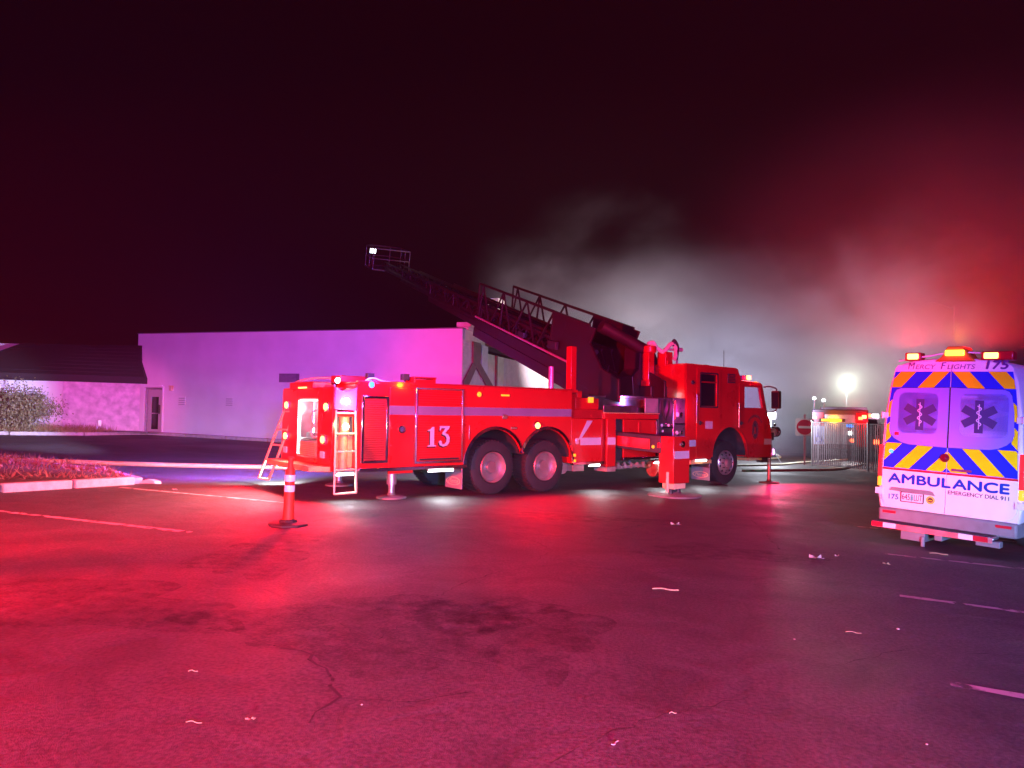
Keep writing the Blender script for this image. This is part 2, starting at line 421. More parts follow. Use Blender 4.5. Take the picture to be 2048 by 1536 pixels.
for pts, w in [([(-3.4, 9.2), (-2.95, 9.6), (-2.03, 11.4), (-0.4, 10.9), (0.8, 10.6)], .035), ([(-4.2, 11.9), (-3.41, 11.66), (-2.32, 11.41), (-1.2, 11.6)], .03),
               ([(-1.75, 4.9), (-1.25, 4.72), (-1.02, 4.3), (-0.92, 4.05), (-0.98, 3.7)], .03), ([(-1.25, 4.72), (-0.9, 4.95), (-0.5, 4.75), (-0.1, 4.65)], .014), ([(-1.5, 5.3), (-1.07, 5.05), (-0.95, 4.95), (-0.8, 5.4), (-0.55, 5.7), (0.1, 6.1)], .014),
               ([(-0.95, 5.0), (-1.35, 5.6), (-1.1, 6.0), (-0.6, 6.05)], .012), ([(-0.6, 6.3), (-0.4, 6.9), (-0.1, 7.4), (0.44, 7.84), (1.47, 7.67), (2.6, 7.7), (4.4, 7.4)], .016),
               ([(-0.2, 12.2), (1.5, 12.3), (4.1, 12.55), (6.2, 12.9)], .03), ([(4.1, 12.55), (3.8, 11.0), (3.46, 9.4)], .025), ([(0.0, 9.9), (0.8, 9.67), (2.0, 9.75), (3.25, 9.53), (4.6, 9.2)], .025),
               ([(3.6, 16.2), (5.6, 16.4), (7.5, 15.9)], .025), ([(-1.9, 8.1), (-1.4, 7.9), (-0.9, 8.1)], .015), ([(0.3, 8.0), (0.5, 8.7), (0.3, 9.3), (0.0, 9.9)], .016), ([(1.3, 10.2), (2.0, 11.1), (2.5, 11.25)], .03),
               ([(-0.9, 4.05), (-0.55, 4.0), (-0.2, 4.2)], .012), ([(2.3, 5.0), (2.9, 5.4), (3.8, 5.3)], .01), ([(0.2, 3.4), (0.7, 3.9), (1.4, 4.3)], .010)]:
    strip(mb, wander(pts, .09, .03), w * .55, 0.003, 0.7)
tag(mb.build('asphalt_crack', M_CRACK, smooth=False), 'dark cracks across the asphalt', kind='structure')
mb = MB()
for cx, cy_, rx, ry in [(-1.0, 5.3, 1.1, .75), (-0.4, 5.9, .8, .5), (0.2, 5.4, .5, .8), (2.6, 9.0, 1.0, .5), (-3.4, 5.6, 1.3, .7), (1.2, 11.6, 1.2, .35), (-2.6, 7.8, .5, 1.2)]:
    ring = []
    for k in range(40):
        a = 2 * math.pi * k / 40; rr = 1 + 0.25 * math.sin(3 * a + cx) + 0.15 * math.sin(7 * a + cy_)
        x, y = cx + rx * rr * math.cos(a), cy_ + ry * rr * math.sin(a); ring.append((x, y, gz(x, y) + 0.0015))
    mb.add([(cx, cy_, gz(cx, cy_) + 0.0015)] + ring, [(0, 1 + k, 1 + (k + 1) % 40) for k in range(40)])
tag(mb.build('asphalt_stain', M_STAIN, smooth=False), 'dark oily patches on the asphalt', kind='structure')
# ------------------------------------------------------------------ fire truck (local x = along, y = across from the near side, z = up)
TH = math.atan2(0.615, 0.788)
truck = empty('fire_truck', (-0.371, 14.295, 0), (0, 0, TH), 'long red ladder fire truck numbered 13 with its aerial raised over the building', 'fire truck')
TW = Matrix.Translation((-0.371, 14.295, 0)) @ Matrix.Rotation(TH, 4, 'Z')
def tz(s, n):
    p = TW @ Vector((s, n, 0)); return gz(p.x, p.y)
W_ = 2.42
def T(name, mb, m, bevel=0.0, parent=None, smooth=True): return mb.build(name, m, parent or truck, bevel, smooth)

# --- rear body
a1 = arc(0.08, 0.58, 0.70, 180, 17, 14); a2 = arc(1.42, 0.58, 0.70, 163, 0, 14)
side_out = [(-2.87, 0.58)] + a1 + a2 + [(2.09, 0.58), (2.09, 2.09), (-2.87, 2.09)]
side_out = side_out[::-1]
body = MB()
body.box(-2.84, 2.05, 0.06, W_ - 0.06, 1.34, 2.07)                      # compartments
body.box(-2.84, -0.70, 0.06, W_ - 0.06, 0.60, 1.34)
body.box(-3.28, -2.84, 0.42, 0.60, 0.60, 2.0); body.box(-3.28, -2.84, 1.62, W_ - 0.02, 0.60, 2.0)
body.box(-3.28, -2.84, 0.60, 1.62, 0.60, 0.75); body.box(-3.28, -2.84, 0.60, 1.62, 1.82, 2.0)
body.box(-2.86, 2.09, W_ - 0.05, W_, 1.30, 2.09); body.box(-2.86, -0.66, W_ - 0.05, W_, 0.58, 1.29)
body_o = T('body', body, M_RED, 0.012)
plate('side_panel', side_out, 0.0, 0.05, M_RED, body_o, bevel=0.004)
top = MB(); top.box(-2.87, 2.09, 0.0, 0.10, 2.092, 2.125); top.box(-2.87, 2.09, W_ - .1, W_, 2.092, 2.125); top.box(-2.87, 2.09, 0.10, W_ - .1, 2.075, 2.10)
T('top_deck', top, M_RED2, 0.006)
for cx, rng in ((0.08, (180, 17)), (1.42, (163, 0))):
    mb = MB(); A = arc(cx, 0.58, 0.70, *rng, 18); B = arc(cx, 0.58, 0.755, *rng, 18)
    for i in range(len(A) - 1):
        q = [A[i], A[i + 1], B[i + 1], B[i]]
        mb.hexa([(q[0][0], -0.035, q[0][1]), (q[1][0], -0.035, q[1][1]), (q[1][0], 0.0, q[1][1]), (q[0][0], 0.0, q[0][1]),
                 (q[3][0], -0.02, q[3][1]), (q[2][0], -0.02, q[2][1]), (q[2][0], 0.0, q[2][1]), (q[3][0], 0.0, q[3][1])])
    T('fender_trim', mb, M_CHROME)
    mb = MB(); A = arc(cx, 0.58, 0.69, *rng, 14)
    vs = [(x, 0.05, z) for x, z in A] + [(x, W_ - .05, z) for x, z in A]; n = len(A)
    mb.add(vs, [(i, i + 1, n + i + 1, n + i) for i in range(n - 1)])
    T('wheel_well', mb, M_DARK)
# long reflective stripe with edging
def stripe(s0, s1, z0, z1, y=-0.006, name='reflective_stripe', parent=None, m=None):
    mb = MB(); mb.box(s0, s1, y, y + 0.005, z0, z1); return T(name, mb, m or M_SILVER, 0, parent, smooth=False)
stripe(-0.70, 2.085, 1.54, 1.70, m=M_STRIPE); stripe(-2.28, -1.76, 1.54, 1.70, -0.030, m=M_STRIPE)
# roller shutter
mb = MB(); mb.box(-2.80, -2.29, -0.012, 0, 0.70, 1.86)
fr = T('shutter_frame', mb, M_RED2, 0.004)
mb = MB()
for s0, s1, z0, z1 in ((-2.80, -2.76, .70, 1.86), (-2.33, -2.29, .70, 1.86), (-2.76, -2.33, 1.82, 1.86), (-2.76, -2.33, .70, .74)): mb.box(s0, s1, -0.035, -0.012, z0, z1)
mb.build('shutter_rail', M_CHROME, fr, 0.004)
slat = MB(); slat.prism([(-2.755, -0.014, 0), (-2.755, -0.026, 0.006), (-2.755, -0.026, 0.030), (-2.755, -0.014, 0.036)], (0.42, 0, 0))
s_me = slat.build('shutter_slat', mat('shutter_slat_paint', (0.50, 0.05, 0.06), 0.25, 0.4, var=0.05), fr).data
n_sl = 28
s0o = [c for c in fr.children if c.name.startswith('shutter_slat')][0]; s0o.location.z = 0.745
for k in range(1, n_sl): dup(s0o, fr, (0, 0, 0.745 + k * 0.0382))
# plain door beside it
mb = MB(); mb.box(-2.27, -1.77, -0.024, 0, 0.50, 2.02); d = T('compartment_door', mb, M_RED, 0.01)
mb = MB(); mb.lathe([(0.075, 0), (0.07, 0.02), (0.05, 0.022), (0.045, 0.012), (0.0, 0.012)], (-2.02, -0.024, 1.28), (0, -1, 0), 20); mb.box(-2.06, -1.98, -0.05, -0.035, 1.265, 1.285)
mb.build('handle', M_CHROME, d)
for z in (1.0, 1.55, 1.3):
    mb = MB(); mb.cyl((-2.235, -0.024, z), (-2.235, -0.034, z), 0.012, seg=8); mb.build('latch_button', M_CHROME, d)
# big roll-up door with the number
mb = MB(); mb.box(-1.73, -0.71, -0.010, 0, 0.66, 2.03); bd = T('roll_up_door', mb, M_RED, 0.003)
mb = MB()
for s0, s1, z0, z1 in ((-1.74, -1.705, .66, 2.04), (-0.735, -0.70, .66, 2.04), (-1.705, -0.735, 2.005, 2.04), (-1.705, -0.735, .66, .70)): mb.box(s0, s1, -0.032, -0.010, z0, z1)
mb.build('door_trim', M_CHROME, bd, 0.005)
mb = MB(); mb.prism([(-1.70, -0.011, 0), (-1.70, -0.019, 0.005), (-1.70, -0.019, 0.038), (-1.70, -0.011, 0.043)], (0.96, 0, 0))
so = mb.build('door_slat', M_RED, bd); so.location.z = 0.705
for k in range(1, 29): dup(so, bd, (0, 0, 0.705 + k * 0.0445))
for z0, z1 in ((1.54, 1.70),):
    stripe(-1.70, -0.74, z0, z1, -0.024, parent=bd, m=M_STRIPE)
mb = MB(); mb.bar((-1.64, -0.03, .735), (-0.80, -0.03, .735), 0.03, 0.03); mb.build('lift_bar', M_DARK, bd)
ONE = [(.30, 0), (1.10, 0), (1.10, .10), (.90, .13), (.90, 1.6), (.72, 1.6), (.52, 1.40), (.28, 1.34), (.28, 1.25), (.52, 1.25), (.52, .13), (.30, .10)]
THREE = [(0.0, 0.36), (0.12, 0.10), (0.42, -.03), (0.80, .06), (1.02, .34), (1.04, .66), (.90, .92), (.60, 1.05), (1.00, 1.46), (1.02, 1.60), (.10, 1.60), (.06, 1.24), (.16, 1.24), (.24, 1.42), (.62, 1.42), (.32, 1.04), (.36, .92), (.62, .84), (.74, .64), (.72, .38), (.56, .18), (.34, .16), (.30, .40), (.16, .48)]
def numeral(pts, x0, z0, k, y, m, name):
    plate(name, [(x0 + p[0] * k, z0 + p[1] * k) for p in pts], y, 0.004, m, bd)
for dx, dz, y, m, nm in ((-0.018, -0.022, -0.0262, M_BLACK, 'numeral_shadow'), (0, 0, -0.0305, M_SILVER, 'numeral')):
    numeral(ONE, -1.545 + dx, 0.965 + dz, 0.226, y, m, nm); numeral(THREE, -1.245 + dx, 0.965 + dz, 0.235, y, m, nm)
mb = MB(); mb.lathe([(0.05, 0), (0.05, 0.012), (0.03, 0.03), (0, 0.032)], (-0.33, -0.0, 1.95), (0, -1, 0), 16); T('side_lamp', mb, E_AMBERDIM)
mb = MB(); mb.box(0.20, 0.40, -0.02, 0, 1.93, 1.965); T('marker_lens', mb, E_AMBERDIM, 0.004)
# bright side warning lamp
mb = MB(); mb.lathe([(0.085, 0), (0.085, 0.02), (0.07, 0.035), (0.0, 0.04)], (1.13, 0.0, 1.35), (0, -1, 0), 20)
wl = T('warning_lamp', mb, M_CHROME); mb = MB(); mb.lathe([(0.064, 0), (0.055, 0.02), (0.0, 0.028)], (1.13, -0.036, 1.35), (0, -1, 0), 20); mb.build('lens', E_REDHOT, wl)
light('SPOT', (1.13, -0.10, 1.35), RED, 700, truck, aim=(1.13, -5, 0.4), angle=160, blend=.6, radius=0.05)
# small plates and fittings on the side
for s, z, w, h in ((0.53, 1.30, .16, .05), (0.30, 1.52, .12, .09), (-0.55, 1.22, .02, .28), (2.25, 1.02, .10, .14)):
    mb = MB(); mb.box(s - w / 2, s + w / 2, -0.018, 0, z - h / 2, z + h / 2); T('badge_plate', mb, M_CHROME, 0.006)
for s, z in ((2.17, 0.72), (2.17, .60)):
    mb = MB(); mb.box(s - .05, s + .05, -.025, 0, z - .03, z + .03); T('marker_lens', mb, E_AMBERDIM, .006)
# rub rail under body
for s0, s1, z in ((-2.85, -0.62, 0.60), (2.13, 3.06, .56), (3.65, 4.85, .62)):
    mb = MB(); mb.box(s0, s1, -0.05, 0.02, z - 0.05, z + 0.015); T('rub_rail', mb, M_CHROME, 0.008)
# under-body strip lamps
for s0, s1, z in ((-3.25, -2.93, .54), (-1.45, -0.91, .535), (2.62, 2.92, .50), (4.72, 5.06, .50), (6.22, 6.66, .50)):
    mb = MB(); mb.box(s0, s1, -0.035, 0.02, z - 0.02, z + 0.03); h = T('strip_lamp', mb, M_GREY, 0.005)
    mb = MB(); mb.box(s0 + .01, s1 - .01, -0.055, -0.035, z - 0.030, z + 0.012); mb.box(s0 + .01, s1 - .01, -0.035, 0.015, z - 0.034, z - 0.0205); mb.build('lens', E_STRIP, h)
    light('SPOT', ((s0 + s1) / 2, -0.10, z - 0.05), WHITE, 62, truck, aim=((s0 + s1) / 2, -0.5, -0.3), angle=150, blend=0.9, radius=0.1)

# --- rear corner units, rear face
mb = MB()      # near corner: tan tread-plate ladder bay
mb.box(-3.30, -2.88, 0.10, 0.14, 0.60, 1.52); mb.use(1); mb.box(-3.32, -3.27, -0.0, 0.42, 0.58, 2.0); mb.box(-2.91, -2.87, 0.0, 0.40, 0.58, 2.04); mb.box(-3.27, -2.91, 0.0, 0.40, 1.50, 1.58)
mb.use(0); mb.cyl((-3.10, 0.05, 0.62), (-3.10, 0.05, 1.50), 0.075, seg=14); mb.box(-3.27, -2.91, 0.02, 0.10, 0.58, 0.62)
mb.use(2); mb.box(-3.24, -3.19, 0.04, 0.09, 1.18, 1.50); mb.box(-2.98, -2.94, 0.04, 0.09, 1.18, 1.50)
bay = T('ladder_bay', mb, [M_TREAD, M_RED, M_DARK], 0.008)
mb = MB(); A = [(-3.31, 1.62), (-2.89, 1.60), (-2.88, 2.03)] + [(-3.095 + 0.2 * math.cos(R(a)), 2.03 - 0.10 * math.sin(R(a))) for a in range(0, 181, 20)] + [(-3.32, 2.03)]
mb.prism([(x, 0.0, z) for x, z in A], (0, 0.38, 0)); T('corner_lamp_housing', mb, mat('magenta_tinted_housing', (0.62, 0.30, 0.45), 0.22, 0.3, var=0.05), 0.012)
mb = MB(); mb.lathe([(0.07, 0), (0.06, 0.025), (0, 0.035)], (-3.08, 0.0, 1.76), (0, -1, 0), 16); T('corner_lamp', mb, E_MAG)
light('POINT', (-3.08, -0.12, 1.76), (1, .1, .8), 26, truck, radius=0.04)
mb = MB(); mb.lathe([(0.06, 0), (0.05, 0.025), (0, 0.03)], (-3.10, -0.03, 1.33), (0, -1, 0), 16); T('corner_lamp', mb, E_WHITE)
light('POINT', (-3.10, -0.40, 1.36), (1, .72, .35), 22, truck, radius=0.05)
# rear face panels
mb = MB(); mb.box(-3.33, -3.285, 0.42, 0.60, 0.58, 1.97); mb.box(-3.33, -3.285, 1.53, W_ - .15, 0.58, 1.97); mb.box(-3.33, -3.285, 0.60, 1.53, 1.80, 1.97); mb.box(-3.33, -3.285, 0.60, 1.53, 0.60, 0.76)
mb.hexa([(-3.33, 0.0, .58), (-3.29, 0.0, .58), (-3.29, .42, .58), (-3.33, .42, .58), (-3.33, 0.0, 1.97), (-3.29, 0.0, 1.97), (-3.29, .42, 1.97), (-3.33, .42, 1.97)])
T('rear_panel', mb, M_RED, 0.008)
mb = MB(); mb.box(-3.36, -3.0, 0.80, 1.86, 1.972, 2.10); rb = T('rear_top_box', mb, M_RED2, 0.015)
for k in range(3):
    mb = MB(); mb.box(-3.375, -3.36, 1.05 + k * .13, 1.15 + k * .13, 1.985, 2.01); mb.build('lens', E_REDHOT, rb)
# lit rear compartment
mb = MB(); mb.box(-2.95, -2.90, 0.60, 1.53, 0.76, 1.80); mb.box(-3.30, -2.9, 1.50, 1.53, 0.76, 1.80); mb.box(-3.30, -2.9, 0.60, 0.63, 0.76, 1.80); mb.box(-3.30, -2.9, .63, 1.50, 0.76, 0.785); mb.box(-3.30, -2.9, .63, 1.5, 1.775, 1.80)
cp = T('rear_compartment', mb, M_ALU)
mb = MB(); mb.box(-3.31, -2.95, 0.63, 1.42, 1.07, 1.10); mb.box(-3.28, -3.0, 0.70, 1.2, 1.10, 1.20); mb.build('shelf', M_ALU, cp, 0.005)
mb = MB()
for k in range(24): mb.box(-3.335, -3.315, 1.39, 1.475, 0.80 + k * 0.041, 0.825 + k * 0.041)
mb.build('light_strip', E_WHITE, cp)
mb = MB(); mb.box(-3.335, -3.315, 0.66, 1.39, 1.762, 1.775); mb.build('light_strip', E_STRIP, cp)
for y0, z0, zz in ((0.66, 1.12, 1.76), (0.98, 1.2, 1.76)):
    mb = MB(); mb.cyl((-3.24, y0, z0), (-3.24, y0, zz), 0.012, seg=8); mb.build('support_rod', M_CHROME, cp)
mb = MB(); mb.tube(catmull([(-3.30, .68, 1.60), (-3.31, .82, 1.58), (-3.31, .90, 1.48), (-3.31, .84, 1.36), (-3.31, .76, 1.34), (-3.31, .88, 1.27), (-3.31, .90, 1.18), (-3.31, .80, 1.12), (-3.30, .68, 1.14)], 6), 0.016, 8)
mb.build('coiled_hose', M_HOSEW, cp)
mb = MB()
for k in range(13): mb.box(-3.345, -3.333, 0.65 + k * .06, 0.672 + k * .06, 0.78, 1.03)
for k in range(8): mb.box(-3.349, -3.345, 0.65, 1.40, 0.785 + k * .034, 0.797 + k * .034)
mb.build('mesh_guard', mat('orange_mesh', (0.62, 0.30, 0.12), 0.5, 0.2, var=0.1), cp)
light('POINT', (-3.20, 1.20, 1.62), WHITE, 4, truck, radius=0.08)
light('SPOT', (-3.40, 1.43, 1.35), WHITE, 520, truck, aim=(-6.0, 1.3, 0.2), angle=120, blend=0.9, radius=0.15)
# rear lamps
for y, z in ((2.0, 1.68), (0.21, 1.66), (2.02, 1.10), (0.31, 1.10)):
    mb = MB(); mb.box(-3.36, -3.33, y - .085, y + .085, z - .085, z + .085); q = T('rear_lamp', mb, M_CHROME, 0.01)
    mb = MB(); mb.lathe([(0.066, 0), (0.055, 0.02), (0, 0.03)], (-3.36, y, z), (-1, 0, 0), 16); mb.build('lens', E_REDHOT, q)
    light('SPOT', (-3.42, y, z), RED, 650, truck, aim=(-8, y - .6, z - 1.6), angle=150, blend=.6, radius=0.05)
for y in (2.05, 0.35):
    mb = MB(); mb.box(-3.35, -3.33, y - .09, y + .09, .78, .90); T('reverse_lamp', mb, mat('clear_lens', (.7, .7, .68), .2, var=.03), 0.01)
mb = MB(); mb.hexa([(-3.62, .27, .57), (-3.3, .02, .57), (-3.3, 2.42, .57), (-3.62, 2.2, .57), (-3.62, .27, .66), (-3.3, .02, .66), (-3.3, 2.42, .66), (-3.62, 2.2, .66)])
T('tailboard', mb, M_TREAD, 0.01)
# folding access ladders at both rear corners
def access_ladder(foot, top, along, w):
    f = Vector(foot); t = Vector(top); a = Vector(along).normalized() * w
    mb = MB(); 
    for o in (Vector((0, 0, 0)), a): mb.bar(f + o, t + o * .9, 0.03, 0.045)
    ld = T('access_ladder', mb, M_TAN, 0.004)
    for k in (0, .28, .5, .72, .97):
        p = f.lerp(t, k); mb = MB(); mb.bar(p, p + a * (1 - .1 * k), 0.045, 0.03); mb.build('rung', M_TAN, ld, 0.004)
access_ladder((-3.40, -0.30, 0.24), (-3.28, -0.03, 1.60), (1, 0.05, 0), 0.40)
access_ladder((-3.45, W_ + .72, 0.22), (-3.33, W_ - .28, 1.60), (0.1, -1, 0), 0.46)
# top rails, deck lamp bar, boxes
mb = MB(); mb.tube(catmull([(-3.25, 2.0, 1.98), (-3.2, 1.9, 2.12), (-3.0, 1.55, 2.19), (-2.75, 1.2, 2.19), (-2.5, .9, 2.17)], 5), 0.018, 8); T('grab_rail', mb, M_TAN)
mb = MB(); mb.tube(catmull([(-2.78, .02, 1.99), (-2.77, .02, 2.06), (-2.68, .02, 2.15), (-2.55, .02, 2.165), (-2.42, .02, 2.13), (-2.2, .02, 2.11), (-1.76, .02, 2.10)], 5), 0.017, 8); T('grab_rail', mb, M_TAN)
mb = MB(); mb.box(-2.74, -1.77, 0.10, 0.26, 2.00, 2.09); mb.use(1); mb.box(-2.74, -1.77, 0.085, 0.10, 1.985, 2.0)
lb = T('deck_lamp_bar', mb, [M_GREY, M_CHROME], 0.01)
mb = MB(); mb.lathe([(0.085, 0), (0.08, 0.06), (0.05, 0.10), (0, 0.115)], (-2.62, 0.09, 2.055), (0, -1, 0), 16); mb.build('lens', E_BLUE, lb)
mb = MB(); mb.box(-2.16, -1.90, 0.075, 0.10, 2.01, 2.095); mb.build('lens', E_AMBER, lb)
mb = MB(); mb.box(-1.89, -1.78, 0.075, 0.10, 2.005, 2.06); mb.build('lens', E_BLUEDIM, lb)
mb = MB(); mb.box(-2.48, -2.14, 0.08, 0.10, 2.01, 2.07); mb.build('lens', E_AMBERDIM, lb)
light('POINT', (-2.62, -0.25, 2.45), BLUE, 120, truck, radius=0.05)
light('POINT', (-2.0, -0.12, 2.08), AMBER, 10, truck, radius=0.05)
mb = MB(); mb.box(-2.95, -2.3, .55, .95, 2.10, 2.22); T('hose_box', mb, M_RED2, 0.012)
mb = MB(); mb.lathe([(0.05, 0), (0.045, 0.03), (0, 0.04)], (-2.96, .62, 2.13), (-1, -.4, 0), 12); T('deck_lamp', mb, E_WHITE)
light('POINT', (-3.15, .5, 2.2), WHITE, 8, truck, radius=0.04)
for s, n in ((-2.40, .5), (-1.85, .2)):
    mb = MB(); mb.cyl((s, n, 2.09), (s, n, 2.17), .02, seg=8); mb.box(s - .07, s + .07, n - .05, n + .05, 2.17, 2.28); T('scene_lamp_head', mb, M_DARK, 0.01)
mb = MB()
for s0, s1, z0, z1 in ((-1.74, -1.28, 2.21, 2.235), (-1.74, -1.72, 2.12, 2.21), (-1.30, -1.28, 2.12, 2.21), (-1.72, -1.30, 2.12, 2.19)): mb.box(s0, s1, 0.03 if z0 > 2.2 else .05, .4, z0, z1)
T('roof_hatch', mb, M_RED, 0.008)

# --- mid body
mb = MB(); mb.box(2.10, 3.08, 0.0, W_, 0.55, 1.50); mb.box(2.10, 3.08, 0.06, W_ - .06, 1.50, 1.70); T('mid_body', mb, M_RED, 0.012)
mb = MB(); mb.box(2.12, 3.06, 0.03, 0.06, 1.51, 1.69); T('recess_panel', mb, M_RED2)
mb = MB(); mb.box(2.70, 2.95, 0.010, 0.03, 1.55, 1.58); T('badge_plate', mb, M_RED2)
mb = MB(); mb.prism([(2.40, -0.006, 1.09), (2.28, -0.006, 1.02), (2.55, -0.006, 1.46), (2.72, -0.006, 1.46)], (0, 0.005, 0)); T('reflective_stripe', mb, M_SILVER, smooth=False)
stripe(2.36, 2.98, 0.93, 1.09)
mb = MB(); mb.box(3.0, 3.06, -.012, 0, .58, 1.48); T('door_trim', mb, M_RED2, .004)
mb = MB(); mb.box(3.14, 3.42, -0.03, .5, 0.44, 1.50); T('outrigger_pillar', mb, M_RED, 0.012)
stripe(3.16, 3.40, 0.93, 1.09, -0.037)
mb = MB(); mb.box(3.06, 4.86, -0.03, W_ + .03, 1.50, 1.62); T('deck_edge', mb, M_RED, 0.012)
mb = MB(); mb.box(3.06, 4.88, -0.04, W_ + .04, 1.623, 1.645); T('deck_plate', mb, M_TREAD, 0.004)
mb = MB(); mb.box(3.42, 3.72, 0.25, W_ - .25, 0.45, 1.49); T('outrigger_bay', mb, M_DARK)
mb = MB(); mb.box(3.72, 4.82, 0.02, 0.06, 0.60, 1.49); mb.box(4.20, 4.25, -0.0, .02, 1.2, 1.42); T('mid_door', mb, M_RED, 0.008)
mb = MB(); mb.box(3.72, 4.82, .10, W_ - .1, .55, 1.49); T('mid_core', mb, M_DARK)
mb = MB(); mb.cyl((4.78, -.035, .95), (4.78, -.035, 1.45), .022, seg=10); mb.cyl((4.78, -.035, 1.42), (4.78, .02, 1.42), .016, seg=8); T('grab_rail', mb, M_CHROME)
# side outriggers
def outrigger(sgn):
    y0 = 0.0 if sgn < 0 else W_
    f = lambda d: y0 + sgn * d
    mb = MB(); ya, yb = f(-0.35), f(1.22)
    mb.hexa([(3.52, ya, .86), (3.98, ya, .86), (3.98, yb, .80), (3.52, yb, .80), (3.52, ya, 1.22), (3.98, ya, 1.22), (3.98, yb, 1.16), (3.52, yb, 1.16)])
    bm_ = T('outrigger_beam', mb, M_DARK, 0.012)
    mb = MB(); 
    for sx in (3.505, 3.985):
        mb.hexa([(sx - .012, ya, .92), (sx + .012, ya, .92), (sx + .012, f(.95), .87), (sx - .012, f(.95), .87), (sx - .012, ya, 1.14), (sx + .012, ya, 1.14), (sx + .012, f(.95), 1.09), (sx - .012, f(.95), 1.09)])
    mb.build('beam_panel', M_RED, bm_, 0.005)
    mb = MB(); mb.box(3.55, 4.07, min(f(1.16), f(1.56)), max(f(1.16), f(1.56)), 0.18, 1.16); jk = T('outrigger_jack', mb, M_RED, 0.014)
    yo = f(1.56)
    mb = MB(); mb.box(3.57, 4.05, min(yo, yo + sgn * .006), max(yo, yo + sgn * .006), .70, .86); mb.build('reflective_stripe', M_SILVER, jk)
    mb = MB(); mb.lathe([(0.07, 0), (0.07, 0.02), (0.05, 0.03), (0, .03)], (3.83, yo, 1.0), (0, sgn, 0), 16); mb.box(3.75, 3.79, min(yo, yo + sgn * .03), max(yo, yo + sgn * .03), .98, 1.02); mb.build('handle', M_CHROME, jk)
    mb = MB(); mb.box(3.63, 4.0, min(f(1.2), f(1.52)), max(f(1.2), f(1.52)), .06, .18); mb.build('jack_collar', M_TAN, jk, .01)
    g = tz(3.83, f(1.36))
    mb = MB(); 
    for dx in (-.12, .12): mb.cyl((3.83 + dx, f(1.36), .10), (3.83 + dx, f(1.36), g + .05), .055, seg=12)
    mb.cyl((3.83, f(1.36), .08), (3.83, f(1.36), g + .06), .03, seg=8); mb.build('jack_leg', M_DARK, jk)
    mb = MB(); mb.lathe([(0.56, 0.004), (0.56, 0.04), (0.50, 0.05), (.15, .055), (.1, .09), (0, .09)], (3.83, f(1.36), g), (0, 0, 1), 28); mb.build('jack_pad', mat('worn_pad_plate', (.15, .13, .13), .6, var=.2), jk)
    mb = MB(); mb.cyl((3.53, f(1.42), .42), (3.53, f(1.42), 0.0), .032, seg=10); mb.build('jack_handle', M_TAN, jk)
    mb = MB(); mb.lathe([(0.10, 0), (0.10, 0.05), (0.06, 0.07), (0, .07)], (3.60, f(1.16), .97), (0, -1, 0), 16); mb.build('reflector', M_AMB_RED, bm_)
    mb = MB(); mb.lathe([(0.035, 0), (0.03, 0.02), (0, .025)], (3.50, f(1.05), .93), (-1, 0, 0), 12); mb.build('marker_lens', E_AMBERDIM, bm_)
outrigger(-1); outrigger(1)
def jack(s, n, ztop, r, pad):
    g = tz(s, n)
    mb = MB(); mb.cyl((s, n, g + .05), (s, n, ztop), r, seg=14); mb.cyl((s, n, ztop - .45), (s, n, ztop), r * 1.45, seg=14); j = T('stabiliser_jack', mb, M_GALV)
    mb = MB(); mb.lathe([(pad, 0.004), (pad, .03), (pad * .8, .045), (r * 1.3, .06), (r * 1.2, .1), (0, .1)], (s, n, g), (0, 0, 1), 24); mb.build('jack_pad', mat('worn_pad_plate', (.15, .13, .13), .6, var=.2), j)
jack(-2.12, .12, .75, .06, .27); jack(-2.12, W_ - .12, .75, .06, .27); jack(9.62, .10, 1.05, .05, .27); jack(9.62, W_ - .1, 1.05, .05, .27)

# --- pump panel behind cab
mb = MB(); mb.box(4.90, 5.42, 0.02, W_ - .02, 0.58, 2.02); T('pump_housing', mb, M_DARK, 0.01)
mb = MB(); mb.box(5.42, 5.86, 0.0, W_, 0.58, 2.02); ps = T('pump_panel', mb, mat('polished_steel', (0.62, 0.58, 0.62), 0.3, 0.9, var=0.25, scale=5), 0.01)
for k, (s, z, r) in enumerate([(5.02, 1.36, .035), (5.14, 1.36, .035), (5.26, 1.36, .035), (5.34, 1.36, .03), (5.05, 1.22, .03), (5.06, .98, .03), (5.20, 1.00, .035), (5.05, .86, .05), (5.55, 1.62, .06), (5.70, 1.62, .06), (5.55, 1.18, .045), (5.72, 1.18, .045), (5.62, .92, .06)]):
    mb = MB(); yf = .02 if s < 5.42 else 0.0
    mb.lathe([(r, 0), (r, .015), (r * .8, .018), (r * .8, .010), (0, .010)], (s, yf, z), (0, -1, 0), 14); T('gauge', mb, M_CHROME if k % 2 else M_WHITE)
mb = MB(); mb.box(5.0, 5.40, -.02, .02, 1.30, 1.325); mb.box(5.44, 5.84, -.02, 0, 1.38, 1.41); mb.cyl((5.46, -.02, 1.5), (5.46, -.02, 1.95), .015, seg=8); T('panel_trim', mb, M_CHROME)
mb = MB(); mb.lathe([(.12, 0), (.12, .12), (.14, .13), (.14, .17), (.05, .19), (0, .19)], (5.16, .02, .80), (0, -1, 0), 20); T('pump_intake', mb, M_CHROME)
mb = MB(); mb.tube(catmull([(5.0, -.02, 1.95), (4.98, -.05, 1.7), (5.08, -.06, 1.5), (5.20, -.05, 1.75), (5.22, -.02, 1.95)], 5), .025, 8); T('pump_hose', mb, M_BLACK)
light('POINT', (5.66, -0.30, 1.75), MAG, 13, truck, radius=0.06)

